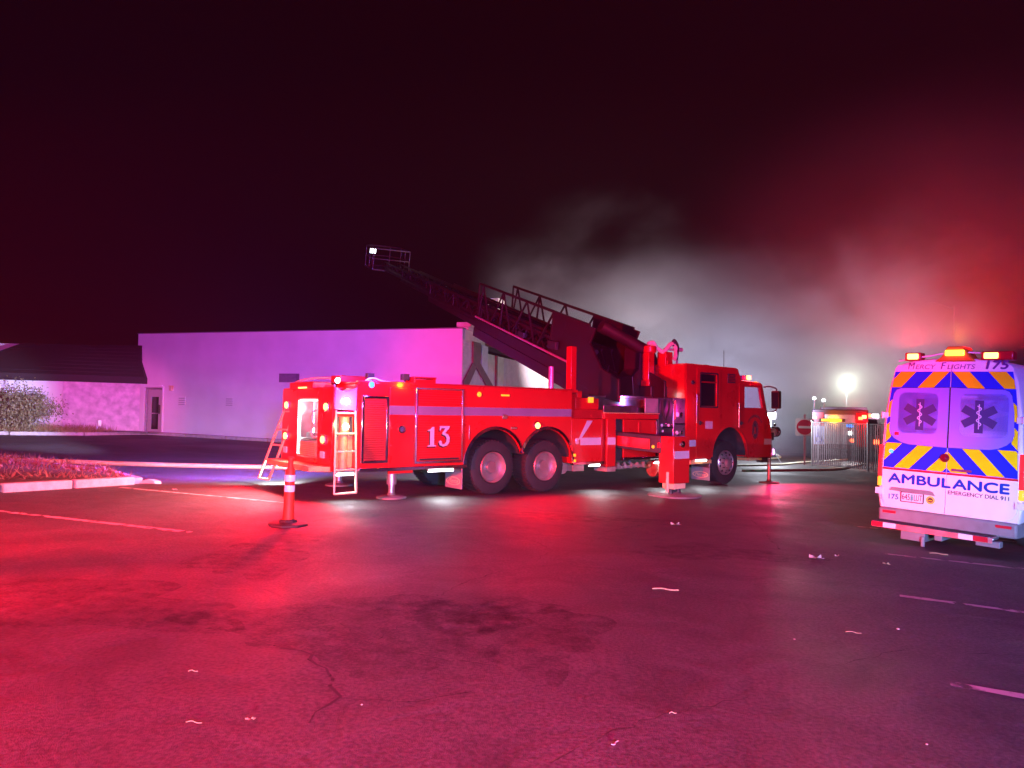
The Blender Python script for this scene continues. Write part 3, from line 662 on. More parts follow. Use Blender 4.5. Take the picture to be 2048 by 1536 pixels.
# --- chassis
mb = MB(); mb.box(-3.0, 9.4, .75, .95, .52, .78); mb.box(-3.0, 9.4, W_ - .95, W_ - .75, .52, .78); T('chassis_rail', mb, M_DARK)
for s in (.08, 1.42, 7.68):
    zc = .53 if s < 7 else .40
    mb = MB(); mb.cyl((s, .3, zc), (s, W_ - .3, zc), .10, seg=10); mb.lathe([(0, -.2), (.2, -.12), (.22, 0), (.2, .12), (0, .2)], (s, W_ / 2, zc), (0, 1, 0), 12); T('axle', mb, M_DARK)
mb = MB()
random.seed(3)
for k in range(16):
    s = 3.7 + k * .07; mb.cyl((s, .15 + .1 * (k % 3), .50 - .03 * (k % 4)), (s + .05, .2 + .1 * (k % 2), .38), .035, seg=8)
mb.tube(catmull([(3.3, .2, .45), (3.8, .25, .38), (4.4, .2, .42), (4.9, .3, .36)], 5), .04, 8); mb.box(2.3, 2.62, .15, .6, .36, .52); mb.box(3.18, 3.45, .0, .4, .33, .43)
T('under_chassis_piping', mb, mat('dusty_pipe', (.36, .26, .22), .6, .3, var=.3))
mb = MB(); mb.cyl((2.15, .3, .42), (2.15, 1.0, .42), .12, seg=12); T('air_tank', mb, mat('dusty_pipe', (.36, .26, .22)))
mb = MB(); mb.cyl((4.85, .15, .34), (5.7, .15, .34), .20, seg=16); T('air_tank', mb, mat('dusty_pipe', (.36, .26, .22)))

# --- wheels
def wheel(s, n, z, r, w, front, sgn=-1):
    root = empty('wheel'); root.parent = truck; root.location = (s, n, z)
    ax = (0, sgn, 0); mb = MB()
    mb.lathe([(r * .57, -w), (r * .80, -w), (r * .96, -w * .92), (r, -w * .75), (r, -w * .25), (r * .965, -.03), (r * .80, 0.0), (r * .62, -.005), (r * .575, -.03), (r * .57, -w)], (0, 0, 0), ax, 44)
    for k in range(44):       # shoulder tread blocks
        a = 2 * math.pi * k / 44; ca, sa = math.cos(a), math.sin(a)
        p = Vector((ca * r * .985, 0, sa * r * .985)); mb.bar(p + Vector((0, -sgn * .05, 0)), p + Vector((0, -sgn * w * .9, 0)), .035, .03, up=(ca, 0, sa))
    mb.build('tyre', M_BLACK, root)
    mb = MB(); q = .57 * r
    if front:
        mb.lathe([(q, -.10), (q, .0), (q * .97, .012), (q * .93, -.01), (q * .90, -.04), (q * .78, -.005), (q * .45, .045), (q * .40, .05), (q * .36, .055), (q * .33, .12), (q * .22, .135), (0, .14)], (0, 0, 0), ax, 36)
        hb, br = .035, q * .62
    else:
        mb.lathe([(q, -.10), (q, .0), (q * .97, .012), (q * .93, -.01), (q * .88, -.09), (q * .85, -.17), (q * .50, -.175), (q * .46, -.17), (q * .42, -.08), (q * .34, -.05), (0, -.045)], (0, 0, 0), ax, 36)
        hb, br = -.165, q * .66
    rim = mb.build('rim', mat('polished_rim', (.60, .52, .50), .34, .85, var=.10), root)
    mb = MB()
    for k in range(10):
        a = 2 * math.pi * k / 10
        p = Vector((math.cos(a) * br, 0, math.sin(a) * br)); d = Vector((0, sgn, 0))
        mb.cyl(p + d * (hb - .03), p + d * (hb + .035), .016, seg=6)
    mb.build('wheel_nut', M_CHROME, rim)
    if True:
        mb = MB()
        for k in range(10):
            a = 2 * math.pi * (k + .5) / 10
            p = Vector((math.cos(a) * q * .79, 0, math.sin(a) * q * .79)); d = Vector((0, sgn, 0)); hh = (.004 if front else -.168)
            mb.cyl(p + d * (hh - .03), p + d * (hh + .004), q * .085, seg=10)
        mb.build('hand_hole', M_DARK, rim)
for s, n, z, r, fr_ in ((.08, .05, .53, .53, False), (1.42, .05, .51, .53, False), (7.68, .12, .385, .56, True)):
    wheel(s, n, z, r, .50 if not fr_ else .38, fr_); wheel(s, W_ - n, z, r, .50 if not fr_ else .38, fr_, 1)
# mud flaps with maker's oval (hang across the truck behind the wheels)
REAR = Matrix(((0, 0, -1, 0), (-1, 0, 0, 0), (0, 1, 0, 0), (0, 0, 0, 1)))
for s, z0, z1, n0, n1 in ((-0.66, .14, .53, .02, .60), (6.90, -.04, .50, .03, .60)):
    mb = MB(); mb.box(s - .02, s, n0, n1, z0, z1); f = T('mud_flap', mb, M_GREY, .006)
    mb = MB(); mb.box(s - .03, s - .02, n0, n1, z1 - (.05 if s < 0 else .22), z1); mb.build('flap_bracket', M_ALU, f, .004)
    cx, cz = -(n0 + n1) / 2, z0 + .14
    ell = lambda a, b: [(cx + a * math.cos(R(t)), cz + b * math.sin(R(t))) for t in range(0, 360, 15)]
    me = curve_mesh([ell(.245, .082), ell(.215, .062)], .005, Matrix.Translation((s - .024, 0, 0)) @ REAR); me.materials.append(M_TAN); link_mesh('oval_ring', me, f)
    text_mesh('Pierce', (cx - .17, cx + .17, cz - .04, cz + .045), Matrix.Translation((s - .024, 0, 0)) @ REAR, .004, .35, .012, M_TAN, 'maker_script', f)
# --- cab
arch = arc(7.68, 0.56, 0.76, 0, 180, 18)
cab_out = [(5.90, .52)] + [(6.88, .52)] + arch[::-1] + [(8.48, .50), (9.54, .50), (9.56, 1.10), (9.50, 1.45), (9.32, 1.80), (9.12, 2.46), (9.02, 2.51), (8.16, 2.54), (8.00, 2.83), (7.9, 2.86), (5.90, 2.88)]
arch_cut = arch
cab_out = [(5.90, .52), (6.88, .52)] + arch[::-1][1:-1] + cab_out[2 + len(arch):]
w_front = [(8.28, 1.82), (9.14, 1.82), (8.98, 2.39), (8.28, 2.39)]
w_crew = [(6.44, 1.84), (7.10, 1.84), (7.10, 2.65), (6.44, 2.65)]
mb = MB(); mb.box(5.90, 5.95, .05, W_ - .05, .52, 2.85); mb.prism([(5.90, .05, 2.85), (8.0, .05, 2.82), (8.0, .05, 2.86), (5.90, .05, 2.885)], (0, W_ - .1, 0))
mb.prism([(7.98, .05, 2.84), (8.15, .05, 2.52), (8.19, .05, 2.54), (8.02, .05, 2.86)], (0, W_ - .1, 0)); mb.prism([(8.15, .05, 2.52), (9.04, .05, 2.48), (9.06, .05, 2.52), (8.16, .05, 2.55)], (0, W_ - .1, 0))
mb.box(5.95, 6.9, .05, W_ - .05, .52, .60); mb.box(6.0, 6.9, .1, W_ - .1, .6, 1.2); mb.box(6.9, 8.4, .1, W_ - .1, 1.33, 1.45); mb.box(7.20, 7.9, .1, W_ - .1, 1.45, 1.78)
mb.box(8.45, 9.50, .05, W_ - .05, .52, 1.0); mb.prism([(9.50, .05, .52), (9.56, .05, .55), (9.56, .05, 1.12), (9.50, .05, 1.46), (9.33, .05, 1.78), (9.28, .05, 1.76), (9.44, .05, 1.45)], (0, W_ - .1, 0))
cab = T('cab', mb, M_RED, 0.01)
plate('cab_side', cab_out, 0.0, .05, M_RED, cab, holes=[w_front[::-1], w_crew[::-1]], bevel=.006)
plate('cab_side', cab_out, W_ - .05, .05, M_RED, cab, holes=[w_front[::-1], w_crew[::-1]], bevel=.006)
for z0, z1 in ((.84, 1.00),):
    for s0, s1 in ((5.91, 6.26), (6.30, 6.94), (8.42, 9.545)): stripe(s0, s1, z0, z1, -.019, parent=cab)
def door_plate(out, hole, y, nm='cab_door'):
    return plate(nm, out, y, .016, M_RED, truck, holes=[hole[::-1]], bevel=.005)
crew_door = door_plate([(6.29, .56), (6.92, .56), (6.95, .80), (7.10, 1.10), (7.24, 1.26), (7.24, 2.76), (6.29, 2.78)], w_crew, -.016)
frnt_door = door_plate([(8.06, 1.26), (8.22, 1.16), (8.42, .86), (8.48, .60), (9.16, .60), (9.26, 1.80), (9.06, 2.44), (8.06, 2.46)], w_front, -.016)
def cabglass(pts, m, par, y=0.02, nm='window'):
    mb = MB(); mb.prism([(x, y, z) for x, z in pts], (0, .008, 0)); return mb.build(nm, m, par)
cabglass(w_crew, M_GLASSD, crew_door); cabglass(w_front, M_GLASS, frnt_door); cabglass(w_front, M_GLASS, cab, W_ - .03); cabglass(w_crew, M_GLASSD, cab, W_ - .03)
mb = MB(); mb.box(6.44, 7.10, -.012, .018, 2.43, 2.465); mb.build('window_bar', M_RED2, crew_door)
for (s0, s1, z0, z1), dr in (((6.40, 7.14, 1.80, 2.69), crew_door),):
    me = curve_mesh([rrect(s0, s1, z0, z1, .03), rrect(s0 + .04, s1 - .04, z0 + .04, z1 - .04, .02)], .012, Matrix.Translation((0, -.02, 0)) @ SIDE); me.materials.append(M_BLACK); link_mesh('window_seal', me, dr)
mb = MB(); mb.prism([(9.13, .10, 2.45), (9.32, .06, 1.82), (9.335, .06, 1.82), (9.145, .10, 2.45)], (0, W_ - .2, 0)); T('windscreen', mb, M_GLASS)
mb = MB(); mb.bar((9.13, .07, 2.46), (9.33, .05, 1.80), .07, .06); mb.bar((9.13, W_ - .07, 2.46), (9.33, W_ - .05, 1.80), .07, .06); mb.bar((9.12, .1, 2.475), (9.12, W_ - .1, 2.475), .06, .06); T('windscreen_pillar', mb, M_RED)
mb = MB(); mb.box(8.95, 9.30, .2, W_ - .2, 1.45, 1.84); mb.box(8.30, 8.62, .35, .9, 1.0, 1.75); mb.box(8.30, 8.42, .35, .9, 1.75, 2.0); mb.box(8.30, 8.62, 1.5, 2.05, 1.0, 1.75); ds = T('dashboard', mb, M_BLACK, .02)
mb = MB(); c = Vector((8.86, 1.75, 1.86)); mb.tube([c + Vector((.09 * math.sin(a), .2 * math.cos(a), .18 * math.sin(a))) for a in [2 * math.pi * k / 20 for k in range(20)]], .016, 6, closed=True); T('steering_wheel', mb, M_BLACK)
mb = MB(); mb.box(7.55, 7.88, -.02, 0, 2.46, 2.70)
vt = T('louver', mb, M_DARK, .01)
mb = MB()
for k in range(5): mb.hexa([(7.58, -.03, 2.49 + k * .04), (7.85, -.03, 2.49 + k * .04), (7.85, -.02, 2.505 + k * .04), (7.58, -.02, 2.505 + k * .04), (7.58, -.034, 2.495 + k * .04), (7.85, -.034, 2.495 + k * .04), (7.85, -.02, 2.515 + k * .04), (7.58, -.02, 2.515 + k * .04)])
mb.build('louver_slat', M_RED2, vt)
mb = MB()
for s, z0, z1 in ((6.24, 1.42, 2.12), (8.00, 1.30, 1.95)):
    mb.cyl((s, -.055, z0), (s, -.055, z1), .018, seg=10); mb.cyl((s, -.055, z0 + .03), (s, 0, z0 + .03), .014, seg=8); mb.cyl((s, -.055, z1 - .03), (s, 0, z1 - .03), .014, seg=8)
T('grab_rail', mb, M_CHROME)
for s, z in ((6.42, 1.42), (8.14, 1.42), (6.12, 2.42), (8.02, 1.85)):
    mb = MB(); mb.lathe([(.055, 0), (.055, .012), (.03, .03), (0, .03)], (s, -.017, z), (0, -1, 0), 14); mb.box(s - .05, s + .06, -.05, -.03, z - .012, z + .012); T('door_latch', mb, M_DARK)
mb = MB(); mb.box(6.62, 6.93, -.022, -.016, 1.27, 1.47); np_ = T('decal', mb, mat('pink_decal', (.55, .22, .28), .4, var=.05))
mb = MB()
for k in range(5): mb.box(6.645 + k * .056, 6.668 + k * .056, -.0245, -.0222, 1.285, 1.455)
mb.build('decal_bar', M_SILVER, np_)
mb = MB(); mb.box(6.50, 7.10, -.020, -.0165, 1.545, 1.60); T('decal_strip', mb, M_RED2)
ell = lambda cx, cz, a, b: [(cx + a * math.cos(R(t)), cz + b * math.sin(R(t))) for t in range(0, 360, 12)]
em = plate('emblem', ell(8.77, 1.24, .15, .24), -.022, .005, M_DARK, truck)
me = curve_mesh([ell(8.77, 1.24, .125, .205), ell(8.77, 1.24, .115, .19)], .003, Matrix.Translation((0, -.0245, 0)) @ SIDE); me.materials.append(M_RED2); link_mesh('emblem_ring', me, em)
mb = MB(); mb.prism([(8.71, -.026, 1.13), (8.83, -.026, 1.13), (8.80, -.026, 1.25), (8.84, -.026, 1.35), (8.77, -.026, 1.30), (8.70, -.026, 1.35), (8.74, -.026, 1.25)], (0, .003, 0)); mb.build('emblem_mark', M_RED2, em)
mb = MB()
for k in range(11):
    a = R(150 - k * 12); p = Vector((8.77 + .33 * math.cos(a), -.022, 1.30 + .28 * math.sin(a))); mb.bar(p, p + Vector((.03 * math.cos(a), 0, .07 * math.sin(a))), .035, .004, up=(0, 1, 0))
T('arched_decal', mb, M_DARK)
# trims round the front wheel, cab step
mb = MB(); A = arc(7.68, .56, .76, 0, 180, 20); B = arc(7.68, .56, .82, 0, 180, 20)
for i in range(20): mb.hexa([(A[i][0], -.03, A[i][1]), (A[i + 1][0], -.03, A[i + 1][1]), (A[i + 1][0], 0, A[i + 1][1]), (A[i][0], 0, A[i][1]), (B[i][0], -.022, B[i][1]), (B[i + 1][0], -.022, B[i + 1][1]), (B[i + 1][0], 0, B[i + 1][1]), (B[i][0], 0, B[i][1])])
T('fender_trim', mb, mat('red_fender', (.40, .012, .014), .4, var=.05))
mb = MB(); vs = [(x, .05, z) for x, z in arc(7.68, .56, .755, 0, 180, 16)] + [(x, W_ - .05, z) for x, z in arc(7.68, .56, .755, 0, 180, 16)]; mb.add(vs, [(i, i + 1, 17 + i + 1, 17 + i) for i in range(16)]); T('wheel_well', mb, M_DARK)
mb = MB(); mb.box(6.05, 6.88, -.03, .5, .40, .50); mb.box(8.52, 9.10, -.02, .4, .42, .49); T('cab_step', mb, M_TREAD, .01)
# front bumper, lamp, bell, intake
mb = MB(); mb.prism([(9.56, 0.02, .46), (9.56, W_ - .02, .46), (10.02, W_ - .25, .46), (10.02, .25, .46)], (0, 0, .36)); bp_ = T('front_bumper', mb, M_RED2, .02)
mb = MB(); mb.box(9.62, 9.9, .3, .5, .32, .46); mb.box(9.62, 9.8, 1.9, 2.1, .32, .46); T('bumper_bracket', mb, M_DARK, .01)
mb = MB(); mb.lathe([(.085, 0), (.07, .03), (0, .045)], (9.84, .12, .62), (.5, -.86, 0), 16); T('corner_lamp', mb, E_MAG)
light('SPOT', (9.86, -.02, .66), (1, .02, .14), 520, truck, aim=(9.5, -8, -.6), angle=165, blend=.5, radius=.05)
mb = MB(); mb.lathe([(.21, 0), (.205, .03), (.15, .12), (.12, .24), (.10, .33), (.04, .37), (.03, .42), (0, .43)], (9.80, .62, 1.30), (0, 0, 1), 24); mb.cyl((9.80, .62, 1.72), (9.80, .62, 1.80), .02, seg=8); T('bell', mb, mat('dark_bronze', (.09, .05, .045), .35, .6, var=.15))
mb = MB(); mb.cyl((9.8, .62, .8), (9.8, .62, 1.28), .03, seg=10); mb.tube(catmull([(9.58, .6, 1.55), (9.70, .6, 1.60), (9.80, .62, 1.76)], 4), .03, 8); T('bell_bracket', mb, M_DARK)
mb = MB(); mb.tube(catmull([(9.75, .40, .82), (9.72, .36, 1.05), (9.78, .34, 1.16), (10.15, .34, 1.16)], 6), .085, 14); mb.cyl((10.13, .34, 1.16), (10.19, .34, 1.16), .12, seg=18); ip = T('intake_pipe', mb, mat('pale_cast_pipe', (.62, .50, .50), .35, .4, var=.1))
mb = MB(); mb.lathe([(.13, 0), (.15, .01), (.15, .06), (.13, .07), (.15, .09), (.15, .16), (.10, .18), (0, .18)], (10.19, .34, 1.17), (1, 0, 0), 20); mb.bar((10.27, .34, 1.33), (10.27, .34, 1.40), .05, .05); mb.build('intake_cap', M_CHROME, ip)
mb = MB(); mb.box(9.66, 9.78, .05, .13, .95, 1.16); T('marker_post', mb, M_DARK, .01)
mb = MB(); mb.box(9.56, 9.60, .35, W_ - .35, .85, 1.55); T('grille', mb, M_DARK)
mb = MB()
for k in range(9): mb.box(9.60, 9.625, .38, W_ - .38, .89 + k * .075, .915 + k * .075)
T('grille_bar', mb, M_CHROME)
# mirror
mb = MB(); mb.box(9.22, 9.36, -.44, -.20, 1.82, 2.30); mr = T('mirror', mb, M_MAROON, .03)
mb = MB(); mb.box(9.212, 9.22, -.42, -.22, 1.86, 2.26); mb.build('mirror_glass', M_GLASSD, mr)
mb = MB(); mb.tube(catmull([(9.18, 0, 2.40), (9.24, -.15, 2.42), (9.28, -.32, 2.36), (9.28, -.32, 2.28)], 4), .02, 8); mb.tube(catmull([(9.28, 0, 1.72), (9.28, -.18, 1.72), (9.28, -.32, 1.78), (9.28, -.32, 1.86)], 4), .02, 8); mb.build('mirror_arm', M_DARK, mr)
# roof lightbar and markers
mb = MB(); mb.box(8.40, 8.72, .15, W_ - .15, 2.58, 2.70); mb.box(8.46, 8.66, .4, .5, 2.54, 2.58); mb.box(8.46, 8.66, W_ - .5, W_ - .4, 2.54, 2.58); lbr = T('roof_lightbar', mb, mat('magenta_lens_cover', (.45, .05, .20), .2, var=.05), .02)
mb = MB(); mb.box(8.62, 8.76, .10, .26, 2.59, 2.70); mb.build('lens', E_REDHOT, lbr, .02)
light('POINT', (8.82, 0.0, 2.66), RED, 30, truck, radius=.05)
mb = MB(); mb.lathe([(.06, 0), (.05, .04), (0, .05)], (8.98, .12, 2.50), (0, 0, 1), 14); T('marker_lens', mb, E_AMBERDIM)
for s in (6.55, 7.10): 
    mb = MB(); mb.lathe([(.10, 0), (.09, .05), (0, .07)], (s, .35, 2.86), (0, 0, 1), 14); T('roof_vent', mb, M_DARK)
mb = MB(); mb.tube([(7.95, .4, 2.85), (7.95, .4, 3.35)], .008, 6); T('radio_antenna', mb, M_BLACK)
# warning and scene lamps on the far side, facing the long building, plus added wall spots
for s_, c_, pw in ((-2.6, BLUE, 6800), (0.6, RED, 420), (3.0, BLUE, 1100), (-3.1, RED, 1900)):
    mb = MB(); mb.box(s_ - .12, s_ + .12, W_, W_ + .03, 1.82, 1.96); fl_o = T('warning_lamp', mb, M_CHROME, .008)
    mb = MB(); mb.box(s_ - .10, s_ + .10, W_ + .03, W_ + .045, 1.84, 1.94); mb.build('lens', E_BLUE if c_ is BLUE else E_RED, fl_o)
    light('SPOT', (s_, W_ + .16, 1.89), c_, pw, truck, aim=(s_ - 5.0, W_ + 18, 3.4), angle=140, blend=.6, radius=.08)
for s_ in (-2.9, 1.8):
    h = light('SPOT', (s_, W_ + .12, .52), WHITE, 900, truck, aim=(s_ - 5.0, W_ + 16, 1.0), angle=140, blend=.6, radius=.08, name='headlamp_light')
    cutoff(h, -0.03, 0.10)
for aim_, c_, pw, an in (((-24.0, 30.2, 1.4), (.60, .60, 1.0), 36000, 21), ((-18.2, 33.2, 1.3), (1.0, .05, .42), 12000, 17)):  # narrow spots added without lamp bodies to brighten the annex walls
    q = TW.inverted() @ Vector(aim_)
    light('SPOT', (-3.3, W_ + .2, 1.95), c_, pw, truck, aim=q, angle=an, blend=.7, radius=.1)
# --- posts and turntable
mb = MB(); mb.box(2.10, 2.26, 0.04, .20, 2.06, 3.05); mb.box(2.06, 2.30, .02, .24, 2.05, 2.12); T('boom_support_post', mb, M_RED, .012)
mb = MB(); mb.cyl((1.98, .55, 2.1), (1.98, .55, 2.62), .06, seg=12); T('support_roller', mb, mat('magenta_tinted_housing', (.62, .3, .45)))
mb = MB(); mb.box(2.30, 3.0, .10, .5, 1.70, 1.95); mb.box(2.30, 2.45, .06, .3, 1.95, 2.10); T('turntable_guard', mb, M_RED, .012)
mb = MB(); mb.box(2.66, 2.80, .055, .10, 1.85, 1.97); T('marker_lens', mb, E_AMBERDIM, .01)
mb = MB(); mb.lathe([(.78, 0), (.78, .12), (.72, .14), (.72, .34), (.80, .35), (.80, .40), (0, .40)], (4.9, 1.25, 1.645), (0, 0, 1), 40); T('turntable', mb, M_ALU)
mb = MB(); mb.box(3.1, 4.2, .04, .10, 1.65, 1.80); T('deck_rail', mb, M_ALU, .008)
mb = MB(); mb.box(4.42, 4.87, .0, .04, 1.65, 1.99); T('deck_panel', mb, mat('bare_plate', (.42, .36, .34), .45, .5, var=.1), .008)
# riser and heel tube
mb = MB(); mb.box(5.40, 5.62, .78, 1.0, 2.04, 3.30); mb.box(5.36, 5.68, .74, 1.0, 2.3, 2.48); mb.lathe([(.17, 0), (.17, .16), (.12, .18), (0, .18)], (5.52, .86, 3.16), (0, 0, 1), 16); rs_ = T('riser_post', mb, M_RED, .02)
mb = MB(); mb.prism([(5.10, 1.0, 2.0), (5.95, 1.0, 2.0), (5.9, 1.0, 2.6), (6.05, 1.0, 2.95), (5.8, 1.0, 3.35), (5.35, 1.0, 3.35), (5.30, 1.0, 2.75), (5.05, 1.0, 2.55)], (0, .55, 0)); mb.box(5.3, 6.0, .6, 1.0, 2.03, 2.32); T('riser_frame', mb, M_MAROON, .02)
mb = MB(); mb.lathe([(.07, 0), (.07, .06), (0, .07)], (5.50, .58, 2.12), (0, -1, -.4), 14); T('work_lamp', mb, E_WHITE)
light('SPOT', (5.50, .50, 2.08), WHITE, 60, truck, aim=(5.0, .2, 1.6), angle=150, blend=.9, radius=.06)
# operator stand with rails
mb = MB()
for s, n in ((6.05, .75), (6.45, .75)): mb.cyl((s, n, 2.02), (s, n, 3.26), .025, seg=8)
mb.cyl((6.45, .75, 2.3), (6.45, .75, 3.26), .03, seg=8); mb.tube([(5.95, .75, 3.28), (6.35, .75, 3.28), (6.62, .75, 3.30)], [.03, .03, .06], 8); mb.cyl((6.05, .75, 2.76), (6.45, .75, 2.76), .035, seg=8); mb.tube(catmull([(6.1, .7, 2.74), (6.18, .66, 2.5), (6.05, .66, 2.25)], 4), .02, 8)
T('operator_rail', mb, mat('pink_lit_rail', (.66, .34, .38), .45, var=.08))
mb = MB(); mb.box(5.85, 6.12, .62, .9, 2.84, 3.2); mb.box(5.88, 6.0, .60, .62, 3.05, 3.14); mb.box(6.03, 6.10, .60, .62, 3.05, 3.14); mb.box(5.88, 6.08, .58, .62, 2.9, 2.98); T('operator_console', mb, M_RED, .015)

# ------------------------------------------------------------------ aerial ladder (parts of the truck, in truck space)
dW = Vector((-0.38417221, 0.88059797, 0.27741474)).normalized()
TWi3 = TW.to_3x3().inverted()
dL = TWi3 @ dW; sideL = Vector((dL.y, -dL.x, 0)).normalized(); upL = sideL.cross(dL).normalized()
O_ = Vector((4.9, 1.25, 1.75))
def LP(t, w, h): return O_ + dL * t + sideL * w + upL * h
def lad_section(t0, t1, w, h0, h1, solid_to, pitch, cr, plate_h):
    mb = MB(); hw = w / 2
    for sx in (-hw, hw):
        mb.bar(LP(t0, sx, h0 + cr), LP(t1, sx, h0 + cr), .07, cr * 2, up=upL)
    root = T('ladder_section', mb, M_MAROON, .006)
    for sx in (-hw, hw):
        mb = MB(); mb.bar(LP(t0 + .5, sx, h1), LP(t1, sx, h1), .055, .07, up=upL)
        mb.bar(LP(t0, sx, h0 + plate_h), LP(t1, sx, h0 + plate_h), .05, .06, up=upL)
        A = [LP(t0, sx - .012, h0 + cr * 2), LP(t1, sx - .012, h0 + cr * 2), LP(t1, sx - .012, h0 + plate_h), LP(t0, sx - .012, h0 + plate_h)]
        mb.prism(A, sideL * .024)
        if solid_to > t0:
            A = [LP(t0 + .15, sx - .01, h0 + plate_h), LP(solid_to, sx - .01, h0 + plate_h), LP(solid_to, sx - .01, h1), LP(t0 + .55, sx - .01, h1)]
            mb.prism(A, sideL * .02)
        t = max(solid_to, t0 + .4); k = 0
        while t < t1 - .1:
            t2 = min(t + pitch, t1)
            mb.bar(LP(t, sx, h1), LP((t + t2) / 2, sx, h0 + plate_h), .045, .045); mb.bar(LP((t + t2) / 2, sx, h0 + plate_h), LP(t2, sx, h1), .045, .045); 
            if k % 2 == 0: mb.bar(LP(t, sx, h1), LP(t, sx, h0 + plate_h), .045, .05)
            t = t2; k += 1
        mb.build('side_truss', M_MAROON, root)
    n = int((t1 - t0) / .36); first = None
    for k in range(n):
        p = LP(t0 + .2 + k * .36, 0, h0 + .14)
        if first is None:
            mb = MB(); mb.tube([-sideL * (hw - .03), sideL * (hw - .03)], .022, 6); first = mb.build('rung', M_MAROON, root); first.location = p
        else: dup(first, root, p)
    return root
lad_section(.5, 9.2, 1.30, 0.0, 1.88, 3.1, 1.9, .16, .62)
lad_section(1.2, 15.5, 1.08, .30, 1.12, 2.6, 1.6, .10, .30)
lad_section(1.6, 20.8, .90, .46, 1.06, 2.4, 1.4, .09, .26)
fly = lad_section(2.0, 25.0, .74, .56, 1.02, 2.2, 1.1, .08, .22)
mb = MB()
for sx in (-.68, .62):
    q = [LP(.70, sx, 1.86), LP(.85, sx, 1.45), LP(.10, sx, .98), LP(-.75, sx, .92), LP(-.9, sx, .40), LP(.5, sx, .22), LP(2.3, sx, .0), LP(2.6, sx, .9), LP(2.2, sx, 1.86)]
    mb.prism(q, sideL * .06)
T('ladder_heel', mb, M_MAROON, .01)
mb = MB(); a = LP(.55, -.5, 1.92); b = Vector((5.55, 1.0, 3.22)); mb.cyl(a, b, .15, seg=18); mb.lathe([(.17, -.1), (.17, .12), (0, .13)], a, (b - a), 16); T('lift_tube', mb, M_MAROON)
mb = MB(); mb.tube([LP(1.0, -.35, 1.2), LP(9, -.3, 1.1), LP(15.5, -.2, 1.0)], .07, 10); T('waterway_pipe', mb, M_DARK)
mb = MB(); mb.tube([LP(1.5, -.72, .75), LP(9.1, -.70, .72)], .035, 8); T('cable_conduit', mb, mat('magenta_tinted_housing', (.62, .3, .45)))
mb = MB(); mb.bar(LP(2.4, -.78, 1.05), LP(2.9, -.78, 1.0), .1, .22); T('cable_box', mb, M_DARK, .01)
mb = MB(); mb.bar(LP(4.6, -.78, .9), LP(5.0, -.78, .9), .08, .15); T('cable_box', mb, M_DARK, .01)
# basket at the tip
mb = MB(); g_ = lambda t, w, h: LP(t, w, h)
rails = [(25.0, -1.0), (27.0, -1.0), (27.6, -.5), (27.6, .5), (27.0, 1.0), (25.0, 1.0)]
for h, r in ((.55, .05), (1.15, .03), (1.70, .04)):
    mb.tube([g_(t, w, h) for t, w in rails], r, 8, closed=True)
for t, w in rails + [(26.0, -1.0), (26.0, 1.0)]: mb.tube([g_(t, w, .55), g_(t, w, 1.70)], .03, 8)
mb.prism([g_(t, w, .50) for t, w in rails], upL * .05)
bk = T('platform_basket', mb, mat('pale_basket_tube', (.10, .075, .085), .45, .2, var=.1))
mb = MB(); c = g_(25.2, -1.05, 1.55); mb.bar(c, c + dL * -.12, .34, .26); fl = mb.build('flood_lamp', M_DARK, bk, .01)
mb = MB(); c2 = c - dL * .12; mb.bar(c2, c2 - dL * .02, .30, .22); mb.build('lens', E_WHITE, fl)
light('SPOT', c2 - dL * .15, WHITE, 10, truck, aim=c2 - dL * 4 - upL * 1.2, angle=120, blend=.8, radius=.1)
# hose draped over the operator stand: a thing of its own
mb = MB(); pts = [(5.50, .90, 3.38), (5.62, .84, 3.42), (5.70, .80, 3.30), (5.86, .70, 3.20), (6.02, .68, 3.34), (6.16, .68, 3.42), (6.30, .66, 3.30), (6.22, .60, 3.12), (6.14, .58, 3.02)]
mb.tube(catmull([TW @ Vector(p) for p in pts], 6), .055, 10)
tag(mb.build('draped_hose', M_HOSEW), 'pale hose line draped over the rails of the truck turntable stand', 'hose')
mb = MB(); mb.tube(catmull([TW @ Vector(p) for p in [(6.18, .68, 3.36), (6.22, .66, 3.50), (6.34, .66, 3.36), (6.26, .60, 3.16), (6.20, .58, 3.02)]], 5), .05, 10)
tag(mb.build('nozzle', M_DARK), 'black hose nozzle hanging beside the pale hose on the turntable stand', 'nozzle')
# ------------------------------------------------------------------ ambulance (local x = across the rear, y = forward, z = up)
amb = empty('ambulance', (6.02, 10.19, -0.14), (0, R(1.64), R(-48)), 'white high-roof ambulance van with blue and yellow chevrons on its rear doors', 'ambulance')
RK = 0.06
SH = Matrix(((1, 0, 0, 0), (0, 1, RK, -RK * 0.62), (0, 0, 1, 0), (0, 0, 0, 1)))
def A(name, mb, m, bevel=0.0, parent=None):
    return mb.build(name, m, parent or amb, bevel)
def shear(o):
    o.data.transform(SH); return o
prof = [(.40, .80), (.47, .885), (.62, .90), (1.1, .90), (1.8, .868), (2.3, .805), (2.48, .745), (2.56, .66), (2.61, .50), (2.63, .25)]
def ring(y, inset, zmax, rk):
    P = []
    for z, w in prof:
        zz = .40 + (z - .40) * (zmax - .40) / 2.23
        P.append((w - inset, y + (RK * max(0, zz - .62) if rk else 0), zz))
    return P + [(-x, yy, z) for x, yy, z in P[::-1]]
secs = [ring(0.0, .035, 2.60, 1), ring(.015, .012, 2.62, 1), ring(.06, 0, 2.63, 1), ring(3.9, 0, 2.63, 0), ring(4.5, .02, 2.45, 0), ring(5.0, .05, 1.75, 0), ring(5.6, .08, 1.25, 0), ring(5.9, .16, 1.0, 0)]
mb = MB(); n = len(secs[0])
